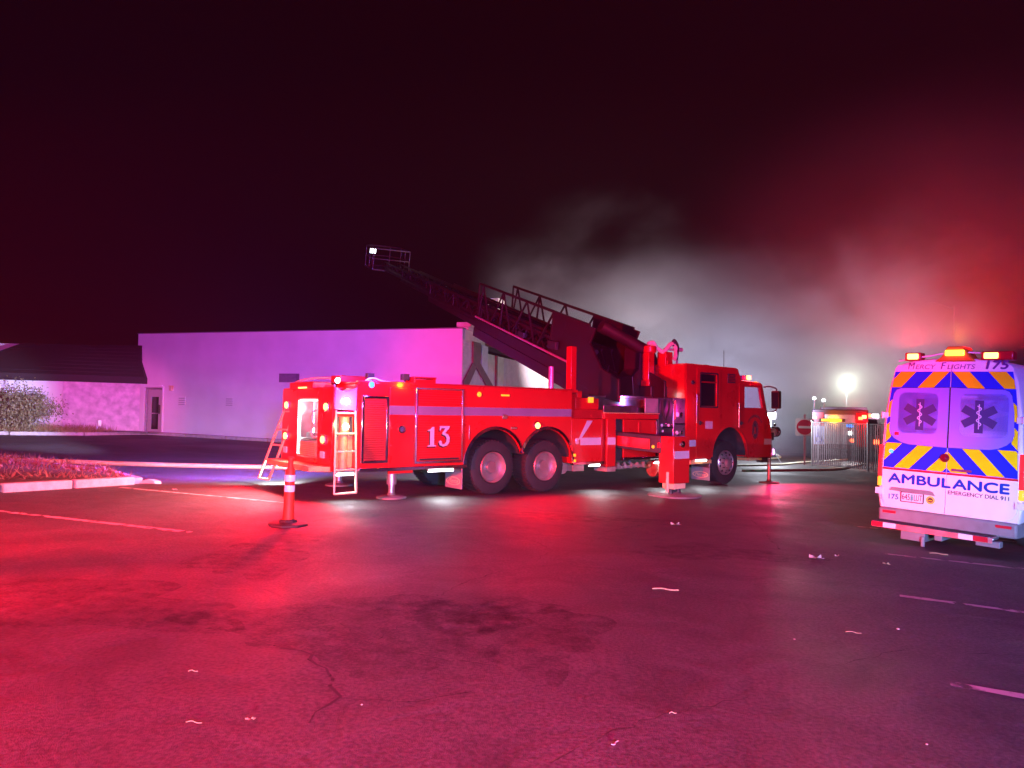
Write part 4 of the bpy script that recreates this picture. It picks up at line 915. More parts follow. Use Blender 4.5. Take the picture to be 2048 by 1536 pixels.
mb.add([p for s in secs for p in s], [(i * n + k, (i + 1) * n + k, (i + 1) * n + (k + 1) % n, i * n + (k + 1) % n) for i in range(len(secs) - 1) for k in range(n)] + [tuple(range(n - 1, -1, -1)), tuple(range((len(secs) - 1) * n, len(secs) * n))])
ab = A('body', mb, M_WHITE)
dr_r = [(.006, .47), (.70, .47), (.79, .51), (.835, .58), (.845, .68), (.845, 1.03), (.826, 1.8), (.785, 2.2), (.735, 2.49), (.70, 2.535), (.006, 2.535)]
mir = lambda P: [(-x, z) for x, z in P][::-1]
doors = [plate('rear_door', mir(dr_r), -.012, .012, M_WHITE, amb, M=SH, bevel=.003), plate('rear_door', dr_r, -.012, .012, M_WHITE, amb, M=SH, bevel=.003)]
def halfw(z): 
    pts = [(1.0, .838), (1.8, .818), (2.2, .778), (2.45, .735)]
    for (a, b), (c, d) in zip(pts, pts[1:]):
        if z <= c: return b + (d - b) * (z - a) / (c - a)
    return pts[-1][1]
film = [(.006, 1.04)] + [(halfw(z), z) for z in (1.04, 1.4, 1.8, 2.0, 2.2, 2.445)] + [(.006, 2.445)]
for P, d in ((mir(film), doors[0]), (film, doors[1])): plate('chevron_panel', P, -.017, .004, M_AMB_BLUE, d, M=SH)
def clip(poly, axis, lim, keep_less):
    out = []
    for i in range(len(poly)):
        a, b = poly[i], poly[(i + 1) % len(poly)]
        ia = (a[axis] <= lim) == keep_less; ib = (b[axis] <= lim) == keep_less
        if ia: out.append(a)
        if ia != ib:
            t = (lim - a[axis]) / (b[axis] - a[axis]); out.append((a[0] + (b[0] - a[0]) * t, a[1] + (b[1] - a[1]) * t))
    return out
def chevs(z0, z1, zref, starts, wd, slope, xmax_fn, xmin=.006):
    for x0 in starts:
        P = [(x0 + slope * (zref - z0), z0), (x0 + wd + slope * (zref - z0), z0), (x0 + wd + slope * (zref - z1), z1), (x0 + slope * (zref - z1), z1)]
        P = clip(P, 0, xmin, False)
        if len(P) < 3: continue
        # clip against the slanting body edge in thin slices
        q = []
        xm0, xm1 = xmax_fn(z0) - .004, xmax_fn(z1) - .004
        out = []
        f = lambda p: p[0] - (xm0 + (xm1 - xm0) * (p[1] - z0) / (z1 - z0))
        for i in range(len(P)):
            a, b = P[i], P[(i + 1) % len(P)]; fa, fb = f(a), f(b)
            if fa <= 0: out.append(a)
            if (fa <= 0) != (fb <= 0): t = fa / (fa - fb); out.append((a[0] + (b[0] - a[0]) * t, a[1] + (b[1] - a[1]) * t))
        if len(out) < 3: continue
        area = sum(out[i][0] * out[(i + 1) % len(out)][1] - out[(i + 1) % len(out)][0] * out[i][1] for i in range(len(out)))
        if abs(area) < 2e-3: continue
        if area < 0: out = out[::-1]
        plate('chevron_stripe', out, -.0205, .003, M_AMB_YEL, doors[1], M=SH); plate('chevron_stripe', mir(out), -.0205, .003, M_AMB_YEL, doors[0], M=SH)
chevs(2.215, 2.443, 2.445, (.02, .45), .205, .85, halfw)
chevs(1.78, 2.215, 2.445, (.20, .60), .205, .85, halfw, .752); chevs(1.40, 1.78, 2.445, (-.06, .26), .205, .85, halfw, .752)
chevs(1.045, 1.40, 1.374, (-.24, .19, .62), .205, .9, halfw)
# windows
wr = [(.012, 1.385), (.50, 1.395), (.60, 1.415), (.70, 1.47), (.755, 1.53), (.775, 1.60), (.765, 1.9), (.735, 2.12), (.70, 2.175), (.64, 2.20), (.012, 2.215)]
wins = [plate('door_window', mir(wr), -.028, .016, M_WINFILM, doors[0], M=SH, bevel=.003), plate('door_window', wr, -.028, .016, M_WINFILM, doors[1], M=SH, bevel=.003)]
for P, d in ((mir(wr), doors[0]), (wr, doors[1])):
    cx = sum(p[0] for p in P) / len(P); cz = sum(p[1] for p in P) / len(P)
    O2 = [(cx + (x - cx) * 1.02, cz + (z - cz) * 1.02) for x, z in P]
    me = curve_mesh([O2, P[::-1]], .004, SH @ Matrix.Translation((0, -.0225, 0)) @ SIDE); me.materials.append(M_BLACK); link_mesh('window_seal', me, d)
plate('pane', rrect(.137, .708, 1.555, 2.14, .09), -.031, .003, M_WINFILM2, wins[1], M=SH); plate('pane', rrect(-.66, -.14, 1.555, 2.14, .09), -.031, .003, mat('privacy_pane', (0.17, .18, .84), .3, var=.05, spec=.2), wins[0], M=SH)
def star(cx, cz, L, w):
    P = []
    for k in range(6):
        a = R(90 - 60 * k); d = (math.cos(a), math.sin(a)); s = (-d[1], d[0])
        P += [(cx + d[0] * L + s[0] * w, cz + d[1] * L + s[1] * w), (cx + d[0] * L - s[0] * w, cz + d[1] * L - s[1] * w)]
        b = R(60 - 60 * k); P.append((cx + math.cos(b) * 2 * w, cz + math.sin(b) * 2 * w))
    return P[::-1]
for cx, wv in ((-.372, wins[0]), (.368, wins[1])):
    so_ = plate('star_emblem', star(cx, 1.828, .222, .052), -.035, .003, M_STAR, wv, M=SH)
    mb = MB(); mb.tube([(cx, -.039, 1.66), (cx, -.039, 2.0)], .006, 6); mb.tube([(cx + .028 * math.sin(k * .75), -.041, 1.70 + k * .0125) for k in range(23)], .007, 6)
    shear(mb.build('snake_and_rod', mat('pale_emblem_line', (.72, .6, .86), .4, var=.02), so_))
# red line and lettering
for s in (-1, 1):
    mb = MB(); x0, x1 = sorted((s * .006, s * .842)); mb.box(x0, x1, -.0165, -.012, 1.008, 1.037); shear(A('red_line', mb, M_AMB_RED, parent=doors[0 if s < 0 else 1]))
def vt_(body, box, m, sh=0, bold=0.0, y=-.015, par=None, fat=0): return text_mesh(body, box, SH @ Matrix.Translation((0, y, 0)) @ SIDE, .004, sh, bold, m, 'lettering', par or ab, fat)
M_PURP = mat('purple_lettering', (.10, .03, .22), .4, var=.03)
vt_('AMBUL', (-.757, .055, .830, .955), M_TXTBLUE, 0, 0, par=doors[0], fat=.0075); vt_('ANCE', (.085, .746, .830, .957), M_TXTBLUE, 0, 0, par=doors[1], fat=.0075)
vt_('EMERGENCY DIAL 911', (.03, .749, .745, .795), M_TXTGREY, 0, 0, par=doors[1], fat=.002)
vt_('175', (-.739, -.61, .588, .658), M_TXTTEAL, 0, 0, par=doors[0], fat=.004)
vt_('M', (-.565, -.475, 2.480, 2.575), M_PURP, .2, .0, par=doors[0]); vt_('ERCY', (-.465, -.20, 2.480, 2.545), M_PURP, .2, 0, par=doors[0])
vt_('F', (-.135, -.07, 2.480, 2.575), M_PURP, .2, 0, par=doors[0]); vt_('LIGHTS', (-.052, .29, 2.480, 2.545), M_PURP, .2, 0, par=doors[1]); vt_('175', (.42, .68, 2.482, 2.59), M_PURP, .15, 0, par=doors[1], fat=.006)
# number plate recess
plate('plate_recess', [(-.735, .56), (-.11, .56), (-.11, .70), (-.15, .745), (-.20, .757), (-.70, .757), (-.735, .73)], -.014, .003, mat('recess_paint', (.68, .64, .66), .45, var=.05), doors[0], M=SH)
plate('plate_lamp_bar', [(-.725, .715), (-.13, .70), (-.16, .745), (-.20, .757), (-.70, .757)], -.030, .016, M_GREY, doors[0], M=SH, bevel=.003)
npl = plate('number_plate', rrect(-.575, -.272, .568, .708, .012), -.020, .006, M_WHITE, doors[0], M=SH)
me = curve_mesh([rrect(-.579, -.268, .564, .712, .012), rrect(-.566, -.281, .577, .699, .01)], .006, SH @ Matrix.Translation((0, -.0215, 0)) @ SIDE); me.materials.append(M_DARK); link_mesh('plate_frame', me, npl)
vt_('645', (-.556, -.452, .598, .682), M_DARK, 0, 0, -.0225, npl); vt_('LUT', (-.396, -.292, .598, .682), M_DARK, 0, 0, -.0225, npl)
plate('tree_mark', [(-.432, .582), (-.418, .582), (-.418, .60), (-.402, .60), (-.412, .63), (-.405, .63), (-.416, .66), (-.41, .66), (-.425, .695), (-.44, .66), (-.434, .66), (-.445, .63), (-.438, .63), (-.448, .60), (-.432, .60)][::1], -.0235, .002, mat('tree_green', (.05, .42, .36), .5, var=.03), npl, M=SH)
circ = lambda cx, cz, r, n=24: [(cx + r * math.cos(2 * math.pi * k / n), cz + r * math.sin(2 * math.pi * k / n)) for k in range(n)]
stk = plate('round_sticker', circ(-.185, .632, .058), -.018, .002, mat('yellow_sticker', (.72, .66, .10), .5, var=.05), doors[0], M=SH)
plate('sticker_mark', circ(-.185, .632, .034), -.0195, .002, M_DARK, stk, M=SH); plate('sticker_bar', [(-.207, .622), (-.163, .622), (-.163, .634), (-.207, .634)], -.021, .002, M_AMB_YEL, stk, M=SH)
mb = MB(); mb.lathe([(.062, 0), (.06, .02), (.045, .045), (.02, .058), (0, .06)], (-.028, -.017, 1.238), (0, -1, 0), 20); shear(A('round_red_lamp', mb, mat('dark_red_lens', (.22, .004, .02), .12, var=.05, coat=.5)))
mb = MB(); mb.box(.06, .31, -.032, -.0205, 1.065, 1.10); shear(A('door_handle', mb, mat('dark_violet_plastic', (.10, .03, .14), .4, var=.1), .01))
mb = MB(); mb.box(-.70, -.64, -.034, -.031, 1.515, 1.56); shear(A('reflector', mb, M_AMB_RED, .004, wins[0]))
mb = MB(); mb.lathe([(.03, 0), (.025, .012), (0, .018)], (-.735, -.021, 1.276), (0, -1, 0), 14); shear(A('blue_reflection', mb, E_BLUE))  # glowing stud in place of a blue light reflection on the door
# tail lights, hinges, markers
for s in (-1, 1):
    x0, x1 = sorted((s * .848, s * .912))
    mb = MB(); mb.box(x0, x1, -.014, .16, .90, 1.36); mb.use(1); mb.box(x0, x1, -.014, .16, .76, .895); mb.use(2); mb.box(x0, x1, -.015, .16, 1.10, 1.13)
    shear(A('tail_light', mb, [E_REDDIM, E_AMBERDIM, M_AMB_RED], .012))
    mb = MB(); x0, x1 = sorted((s * .80, s * .885)); mb.box(x0, x1, -.035, .02, 1.76, 1.84); mb.cyl((s * .875, -.04, 1.75), (s * .875, -.04, 1.85), .014, seg=8); shear(A('hinge', mb, M_WHITE, .008))
    mb = MB(); x0, x1 = sorted((s * .82, s * .925)); mb.box(x0, x1, -.035, .02, .645, .735); mb.box(x0 + .02, x1 - .02, -.038, -.035, .66, .72); shear(A('hinge', mb, M_WHITE, .008))
mb = MB(); mb.prism([(-.86, -.06, .26), (.86, -.06, .26), (.90, .25, .26), (-.90, .25, .26)], (0, 0, .20)); bpr = A('rear_bumper', mb, M_GREY, .03)
for s in (-1, 1):
    mb = MB(); x0, x1 = sorted((s * .62, s * .80)); mb.box(x0, x1, -.068, -.055, .385, .42); mb.build('reflector', M_AMB_RED, bpr)
mb = MB(); mb.box(-.86, .66, -.30, -.05, .235, .275); st = A('rear_step', mb, M_GALV, .008)
mb = MB()
for k in range(50): mb.box(-.85 + k * .03, -.836 + k * .03, -.295, -.06, .275, .282)
mb.build('step_grip', M_DARK, st)
for x0, x1, m in ((-.855, -.70, M_AMB_RED), (-.70, -.53, M_WHITE), (.26, .43, M_WHITE), (.43, .60, M_AMB_RED)):
    mb = MB(); mb.box(x0, x1, -.308, -.30, .205, .272); mb.build('reflective_strip', m, st)
mb = MB(); mb.box(-.85, .65, -.302, -.296, .20, .24); mb.build('step_edge', M_GALV, st)
mb = MB(); mb.box(-.50, -.18, -.20, .3, .06, .22); mb.box(-.05, .05, -.25, .3, .12, .22); mb.cyl((-.2, -.22, .14), (-.2, -.22, .0), .03, seg=8); mb.box(.44, .72, -.24, -.1, .14, .22); A('tow_bracket', mb, M_GREY, .01)
# roof lamps
for x, m, c, w, pw in ((-.494, E_REDHOT, RED, .075, 1700), (.484, E_REDHOT, RED, .085, 1900)):
    mb = MB(); mb.box(x - w - .04, x + w + .14 * (1 if x > 0 else -.0) + .03, .07, .25, 2.60, 2.72); hs = A('roof_lamp', mb, mat('red_lens_cover', (.42, .008, .014), .3, var=.05), .02)
    mb = MB(); mb.box(x - w, x + w, .045, .07, 2.62, 2.70); mb.build('lens', m, hs, .012)
    light('SPOT', (x, .10, 2.80), c, pw, amb, aim=(x * 1.5, 1.2, 12), angle=178, blend=.25, radius=.06)
mb = MB(); mb.prism([(-.22, .09, 2.585), (.30, .09, 2.585), (.22, .09, 2.66), (.14, .09, 2.80), (-.06, .09, 2.80), (-.13, .09, 2.66)], (0, .35, 0)); hs = A('roof_lamp', mb, mat('amber_lens_cover', (.55, .20, .02), .3, var=.05), .02)
mb = MB(); mb.box(-.08, .16, .06, .09, 2.665, 2.745); mb.build('lens', emat('hot_amber_lens', (1, .62, .04), 4, (.7, .3, .02)), hs, .012)
light('SPOT', (.04, .12, 2.86), AMBER, 420, amb, aim=(.1, 1.2, 12), angle=178, blend=.25, radius=.06)
mb = MB(); mb.tube([(-.7, .12, 2.60), (-.1, .10, 2.70), (-.1, .10, 2.70)], .012, 6); A('roof_rail', mb, M_WHITE)
mb = MB(); mb.tube([(.2, .10, 2.71), (.72, .12, 2.67)], .012, 6); A('roof_rail', mb, M_WHITE)
for x in (-.70, .70):
    for y in (1.25, 4.85):
        w = empty('wheel'); w.parent = amb; w.location = (x, y, .34); s = -1 if x < 0 else 1
        mb = MB(); mb.lathe([(.2, -.12), (.32, -.12), (.345, -.08), (.345, .06), (.32, .1), (.2, .1)], (0, 0, 0), (s, 0, 0), 28); mb.build('tyre', M_BLACK, w)
        mb = MB(); mb.lathe([(.21, -.05), (.21, .09), (.18, .06), (.06, .08), (0, .08)], (0, 0, 0), (s, 0, 0), 24); mb.build('rim', M_ALU, w)

# ------------------------------------------------------------------ long block building
bld = empty('long_building', (-16.71, 33.44, 0), (0, 0, R(-17)), 'long flat-roofed white block building lit purple behind the ladder truck', 'building')
def Bd(name, mb, m, bevel=0.0, parent=None): return mb.build(name, m, parent or bld, bevel)
me = curve_mesh([[(-.57, -.5), (15.38, -.5), (15.38, 4.86), (-.57, 4.86)], [(-.06, .10), (-.06, 2.40), (.90, 2.40), (.90, .10)]], .3, Matrix.Translation((0, .15, 0)) @ SIDE); me.materials.append(M_WALL); link_mesh('front_wall', me, bld)
mb = MB(); mb.box(15.08, 15.38, .3, 2.75, -.9, 4.86); mb.box(15.08, 15.38, 2.75, 14.2, -.9, 4.10); sw = Bd('side_wall', mb, M_WALL2)
mb = MB(); mb.box(-.57, 15.08, .3, 14.2, 4.3, 4.5); mb.box(-.57, -.27, .3, 14.2, -.5, 4.86); mb.box(-.27, 15.08, 13.9, 14.2, -.5, 4.3); rf = Bd('roof', mb, M_ROOF)
mb = MB(); mb.box(-.62, 15.40, -.03, .33, 4.862, 4.90); Bd('coping', mb, mat('coping_metal', (.22, .2, .22), .5, .4))
mb = MB(); mb.box(15.0, 15.62, .30, 2.85, 4.96, 5.16); mb.box(15.05, 15.5, .36, 2.70, 4.862, 4.96); Bd('parapet_cap', mb, M_WALL2, .02)
mb = MB()
for k in range(34): mb.prism([(15.382, .02, .2 + k * .125), (15.41, .02, .2 + k * .125), (15.382, .02, .322 + k * .125)], (0, 5.3 if .2 + k * .125 < 3.95 else 2.7, 0))
Bd('clapboard', mb, M_WALL2)
mb = MB()
for k in range(42): mb.box(15.382, 15.40, 5.5 + k * .2, 5.6 + k * .2, .2, 4.08)
Bd('corrugated_sheet', mb, mat('lilac_metal_sheet', (.52, .47, .52), .5, .2, var=.12))
mb = MB(); mb.box(15.40, 15.47, 1.06, 1.98, 3.55, 4.45); mb.prism([(15.415, 1.1, 3.60), (15.415, 1.95, 3.60), (15.415, 4.7, 2.2), (15.415, 3.7, 2.2)], (.06, 0, 0)); mb.prism([(15.418, 1.06, 3.58), (15.418, 1.5, 3.4), (15.418, .25, 2.3), (15.418, -.0, 2.75)], (.05, 0, 0)); mb.box(15.41, 15.47, 4.12, 4.30, .2, 4.1)  # Y-shaped wall shadow built as dark boards, plus one upright post
Bd('shadow_and_post', mb, M_TIMBER_SHADOW)
mb = MB(); mb.box(15.41, 15.44, 2.2, 3.0, 2.9, 4.4); Bd('metal_panel', mb, mat('lilac_metal_sheet', (.52, .47, .52)))
mb = MB(); mb.box(15.2, 16.3, 12.6, 14.6, 3.42, 3.72); mb.box(15.38, 15.6, 13.2, 14.2, 2.5, 3.42); Bd('eave', mb, M_WALL2, .02)
mb = MB(); mb.box(13.2, 14.0, 8.5, 9.3, 4.5, 7.35); mb.box(13.1, 14.1, 8.4, 9.4, 7.1, 7.4); Bd('chimney', mb, M_WALL2, .01)
# door
mb = MB(); mb.box(-.06, .0, .02, .2, .10, 2.40); mb.box(.84, .90, .02, .2, .10, 2.40); mb.box(0, .84, .02, .2, 2.33, 2.40); fr_ = Bd('door_frame', mb, M_GALV, .006)
M_DOOR = mat('grey_door_paint', (.42, .38, .36), .45, var=.06)
me = curve_mesh([[(.01, .12), (.83, .12), (.83, 2.32), (.01, 2.32)], [(.22, .50), (.22, 1.98), (.62, 1.98), (.62, .50)]], .05, Matrix.Translation((0, .12, 0)) @ SIDE); me.materials.append(M_DOOR); dor = link_mesh('door', me, bld)
mb = MB(); mb.box(.22, .62, .12, .13, .5, 1.98); mb.build('door_glass', M_GLASSD, dor)
mb = MB(); mb.box(.12, .72, .06, .10, 1.20, 1.25); mb.build('push_bar', M_CHROME, dor)
mb = MB(); mb.box(.66, .74, .05, .10, 1.20, 1.62); mb.build('door_handle', M_CHROME, dor)
mb = MB(); mb.box(-.30, -.06, -.05, .02, -.2, 2.46); mb.box(.90, .98, -.04, .02, -.2, 2.46); mb.box(-.06, .90, -.04, .02, 2.40, 2.50); Bd('door_surround', mb, M_WALL, .008)
# wall fittings
mb = MB(); mb.box(7.02, 8.0, -.03, 0.01, 2.68, 3.05); vg = Bd('air_vent', mb, mat('vent_recess', (.16, .10, .15), .7), .006)
mb = MB()
for k in range(7): mb.box(7.06, 7.86, -.045, -.03, 2.71 + k * .045, 2.73 + k * .045)
mb.build('vent_louver', mat('vent_slat', (.24, .18, .24), .6), vg)
mb = MB(); mb.box(1.38, 1.50, -.14, 0, 2.26, 2.46); mb.box(1.36, 1.52, -.17, 0, 2.46, 2.49); Bd('wall_light', mb, M_TAN, .01)
for x in (1.84, 4.36):
    mb = MB(); mb.box(x, x + .34, -.02, 0, 1.62, 2.0); lv = Bd('wall_louver', mb, M_WALL, .004)
    for k in range(4):
        mb = MB(); mb.box(x + .01, x + .33, -.06, -.02, 1.645 + k * .09, 1.668 + k * .09); mb.build('louver_slat', M_GREY, lv)
mb = MB(); mb.cyl((7.9, -.15, -.1), (7.9, -.15, .55), .22, seg=10); mb.box(7.6, 8.3, -.4, 0, -.15, .42); Bd('utility_box', mb, M_GALV, .01)
# kerbed walk along the building foot
mb = MB()
P = [(-23.5, 26.3), (-18.9, 27.6), (-17.2, 29.5), (-16.2, 32.6), (-10.2, 30.9), (-1.6, 28.3), (1.2, 37)]
for i in range(len(P) - 1):
    a, b = P[i], P[i + 1]; k = max(1, int(math.dist(a, b) / 1.8))
    for j in range(k):
        p, q = [(a[0] + (b[0] - a[0]) * t, a[1] + (b[1] - a[1]) * t) for t in (j / k, (j + .985) / k)]
        kb = MB(); kb.bar((p[0], p[1], gz(*p) + .03), (q[0], q[1], gz(*q) + .03), .16, .20)
        tag(kb.build('kerb', M_CONC, None, .015), 'pale concrete kerb', kind='structure')
mb = MB(); Q = [(-24, 26.6), (-19, 27.7), (-17.3, 29.6), (-16.3, 32.7), (-10.2, 31.0), (-1.7, 28.4), (1.0, 37), (-14, 40), (-30, 36)]
mb.add([(x, y, gz(x, y) + .10) for x, y in Q] + [(-14, 34, gz(-14, 34) + .10)], [(i, (i + 1) % 9, 9) for i in range(9)])
tag(mb.build('planting_strip', mat('dry_soil', (.09, .065, .045), .9, var=.4, scale=5, bump=.6), smooth=False), 'dry soil at the foot of the buildings', kind='structure')

# ------------------------------------------------------------------ annex with mansard roof
anx = empty('annex_building', (-19.39, 31.59, 0), (0, 0, 0), 'low white building with a dark overhanging mansard roof at the left', 'building')
def Ax(name, mb, m, bevel=0.0, parent=None):
    for i, v in enumerate(mb.v): mb.v[i] = (v[0] + 19.39, v[1] - 31.59, v[2])
    return mb.build(name, m, parent or anx, bevel)
def wallseg(a, b, z0, z1, th=.25):
    d = Vector((b[0] - a[0], b[1] - a[1], 0)).normalized(); nrm = Vector((-d.y, d.x, 0)) * th
    mb = MB(); A_, B_ = Vector((a[0], a[1], z0)), Vector((b[0], b[1], z0)); mb.prism([A_, B_, B_ + nrm, A_ + nrm], (0, 0, z1 - z0)); return mb
M_STUC = mat('rough_stucco', (.60, .53, .55), .85, var=.25, scale=4, bump=.9, bscale=10)
Ax('stucco_wall', wallseg((-19.39, 31.59), (-16.95, 33.62), -.3, 2.70), M_STUC)
Ax('end_wall', wallseg((-28.5, 28.45), (-19.40, 31.585), -.3, 2.70), M_WALL)
mb = wallseg((-32, 33.0), (-21.6, 34.4), -.3, 4.36); Ax('upper_wall', mb, M_WALL)
E0, E1, E2 = (-23.0, 29.6), (-19.25, 31.15), (-16.60, 33.02)
T0, T1, T2 = (-22.35, 33.2), (-19.6, 33.8), (-17.02, 33.40)
mb = MB()
mb.add([(*E0, 2.56), (*E1, 2.56), (*E2, 2.56), (*E0, 2.84), (*E1, 2.84), (*E2, 2.84), (*T0, 4.32), (*T1, 4.32), (-16.98, 33.36, 3.62), (*T2, 4.32), (-23.0, 40, 4.32), (-17.3, 40, 4.32), (-23.0, 36, 2.56), (-17.2, 36, 2.56)],
       [(0, 1, 4, 3), (1, 2, 5, 4), (3, 4, 7, 6), (4, 5, 8, 9, 7), (6, 7, 9, 11, 10), (0, 12, 13, 2, 1), (0, 3, 6, 10, 12), (2, 13, 11, 9, 8, 5)])
mr_ = Ax('mansard_roof', mb, M_ROOF)
def shingle_rows(Ea, Eb, Ta, Tb, n=9):
    mb = MB()
    for k in range(n):
        t = k / n; 
        a = Vector((*Ea, 2.84)).lerp(Vector((*Ta, 4.32)), t); b = Vector((*Eb, 2.84)).lerp(Vector((*Tb, 4.32)), t)
        mb.bar(a + Vector((0, -.012, .0)), b + Vector((0, -.012, .0)), .03, .02)
    return mb
Ax('shingle_edge', shingle_rows(E1, E2, T1, T2), M_ROOF, 0, mr_); Ax('shingle_edge', shingle_rows(E0, E1, T0, T1), M_ROOF, 0, mr_)
d_ = Vector((9.1, 3.135, 0)).normalized(); nn_ = Vector((d_.y, -d_.x, 0))
p = Vector((-28.5, 28.45, 0)) + d_ * (9.62 - 1.25); 
mb = MB()
for k in range(5): mb.bar(p + nn_ * .02 + Vector((0, 0, 1.72 + k * .12)), p + d_ * .5 + nn_ * .02 + Vector((0, 0, 1.72 + k * .12)), .06, .05)
Ax('wall_louver', mb, M_GREY)
d2 = Vector((2.44, 2.03, 0)).normalized(); n2 = Vector((d2.y, -d2.x, 0)); p = Vector((-19.39, 31.59, .75)) + d2 * 1.35
mb = MB(); mb.bar(p + n2 * .08, p + d2 * .14 + n2 * .08, .16, .28); mb.bar(p + n2 * .03 + Vector((0, 0, -.1)), p + n2 * .03 + Vector((0, 0, -.6)), .05, .05); Ax('outlet_box', mb, M_WHITE, .01)

# ------------------------------------------------------------------ plants at the annex
rb = random.Random(11)
bush = empty('shrub', (-20.0, 28.9, gz(-20, 28.9) + .1), (0, 0, 0), 'ragged wide shrub against the pale wall of the low annex', 'shrub')
mb = MB()
for k in range(26):
    a = rb.uniform(0, 6.28); l = rb.uniform(.9, 1.6); q = rb.uniform(.3, 1.5)
    mb.tube(catmull([(math.cos(a) * .15, math.sin(a) * .15, 0), (math.cos(a) * .5 * q, math.sin(a) * .35 * q, l * .5), (math.cos(a) * q, math.sin(a) * .7 * q, l)], 3), [.03, .028, .026, .02, .018, .012, .008], 5)
mb.build('stem', M_BARK, bush)
mb = MB()
clumps = [(rb.gauss(0, .75), rb.gauss(0, .5), abs(rb.gauss(.85, .42))) for _ in range(95)]
for cx, cy_, cz in clumps:
    if cz > 1.65 - .28 * abs(cx): cz = rb.uniform(.3, 1.4 - .28 * min(3, abs(cx)))
    rr = rb.uniform(.12, .30)
    for k in range(105):
        p = Vector((cx + rb.gauss(0, rr), cy_ + rb.gauss(0, rr), max(.02, cz + rb.gauss(0, rr)))); d = Vector((rb.gauss(0, 1), rb.gauss(0, 1), rb.gauss(.3, 1))).normalized(); s = d.orthogonal().normalized() * rb.uniform(.016, .032); d *= rb.uniform(.06, .13)
        mb.add([p, p + d * .5 + s, p + d, p + d * .5 - s], [(0, 1, 2, 3)])
mb.build('foliage', M_LEAF, bush, smooth=False)
mb = MB()
for k in range(5200):
    t = rb.random(); x = -23.5 + 6.2 * t; yf = 26.6 + (x + 23.5) * .42; y = yf + rb.random() ** 1.6 * 3.0
    z = gz(x, y) + .08; h = rb.uniform(.06, .28) * (1.5 if y - yf > .8 else 1); a = rb.uniform(0, 6.28); d = Vector((math.cos(a), math.sin(a), 0))
    mb.add([Vector((x, y, z)) - d * .012, Vector((x, y, z)) + d * .012, Vector((x + rb.gauss(0, .08), y + rb.gauss(0, .08), z + h))], [(0, 1, 2)])
tag(mb.build('dry_grass', M_DRY, smooth=False), 'dry yellow grass along the foot of the annex', 'grass', kind='stuff')

# ------------------------------------------------------------------ left island: kerb, mulch, straw
isl = [(-6.95, 13.55), (-8.1, 11.65), (-9.3, 9.7), (-10.6, 7.6), (-18, 6.5), (-20, 18.5), (-11.4, 16.4), (-8.35, 14.95)]
kp = isl[:4]; kid = 0
for (a, b) in zip(kp, kp[1:]):
    for j in range(2):
        p, q = [(a[0] + (b[0] - a[0]) * t, a[1] + (b[1] - a[1]) * t) for t in (j / 2 + .012, (j + 1) / 2 - .012)]
        kb = MB(); kb.bar((p[0], p[1], gz(*p) + .05), (q[0], q[1], gz(*q) + .05), .17, .18); kid += 1
        tag(kb.build('kerb', M_CONC, None, .018), 'pale concrete kerb', kind='structure')
kb = MB(); kb.bar((-6.9, 13.62, gz(-6.9, 13.6) + .04), (-8.3, 15.05, gz(-8.3, 15) + .04), .15, .15); kb.bar((-8.3, 15.08, gz(-8.3, 15) + .04), (-11.4, 16.5, gz(-11.4, 16.5) + .04), .15, .15)
tag(kb.build('kerb', M_CONC, None, .018), 'pale concrete kerb', kind='structure')
mb = MB(); c = (-11.5, 12.2)
rings = [[(c[0] + (x - c[0]) * s, c[1] + (y - c[1]) * s) for x, y in isl] for s in (.985, .8, .5)]
vs = [(x, y, gz(x, y) + h + rb.uniform(-.02, .02)) for rg, h in zip(rings, (.10, .20, .24)) for x, y in rg] + [(c[0], c[1], gz(*c) + .24)]
fs = [(r_ * 8 + i, r_ * 8 + (i + 1) % 8, (r_ + 1) * 8 + (i + 1) % 8, (r_ + 1) * 8 + i) for r_ in range(2) for i in range(8)] + [(16 + i, 16 + (i + 1) % 8, 24) for i in range(8)]
mb.add(vs, fs); tag(mb.build('mulch_bed', M_MULCH), 'raised mulch bed of the car park island', kind='structure')
def inside(x, y, P):
    c_ = False
    for i in range(len(P)):
        (x1, y1), (x2, y2) = P[i], P[i - 1]
        if (y1 > y) != (y2 > y) and x < (x2 - x1) * (y - y1) / (y2 - y1) + x1: c_ = not c_
    return c_
mb = MB(); k = 0
while k < 5200:
    x, y = rb.uniform(-13.5, -6.9), rb.uniform(8.5, 16.4)
    if not inside(x, y, isl): continue
    k += 1; e = min(1, math.dist((x, y), (-7, 13.5)) / 1.5); z = gz(x, y) + .10 + .08 * e
    if rb.random() < .7:
        a = rb.uniform(0, 6.28); l = rb.uniform(.04, .16); d = Vector((math.cos(a), math.sin(a), rb.uniform(-.2, .7))) * l; s = Vector((-math.sin(a), math.cos(a), 0)) * rb.uniform(.006, .022); p = Vector((x, y, z + .015))
        mb.add([p - s, p + s, p + s + d, p - s + d], [(0, 1, 2, 3)])
    else:
        p = Vector((x, y, z)); mb.add([p - Vector((.008, 0, 0)), p + Vector((.008, 0, 0)), p + Vector((rb.gauss(0, .06), rb.gauss(0, .06), rb.uniform(.06, .20)))], [(0, 1, 2)])
tag(mb.build('mulch_chips', M_CHIP, smooth=False), 'bark chips and dry stalks on the island', 'mulch', kind='stuff')
mb = MB(); 
p = Vector((-6.90, 13.62, gz(-6.9, 13.6) + .005)); mb.prism([p, p + Vector((.30, .02, 0)), p + Vector((.27, .05, .05)), p + Vector((.16, .03, .085)), p + Vector((.10, .06, .06)), p + Vector((.01, .05, .045))], (.05, .16, -.02))
tag(mb.build('broken_kerb_piece', M_CONC, None, .01), 'broken lump of concrete at the tip of the island kerb', 'concrete lump')

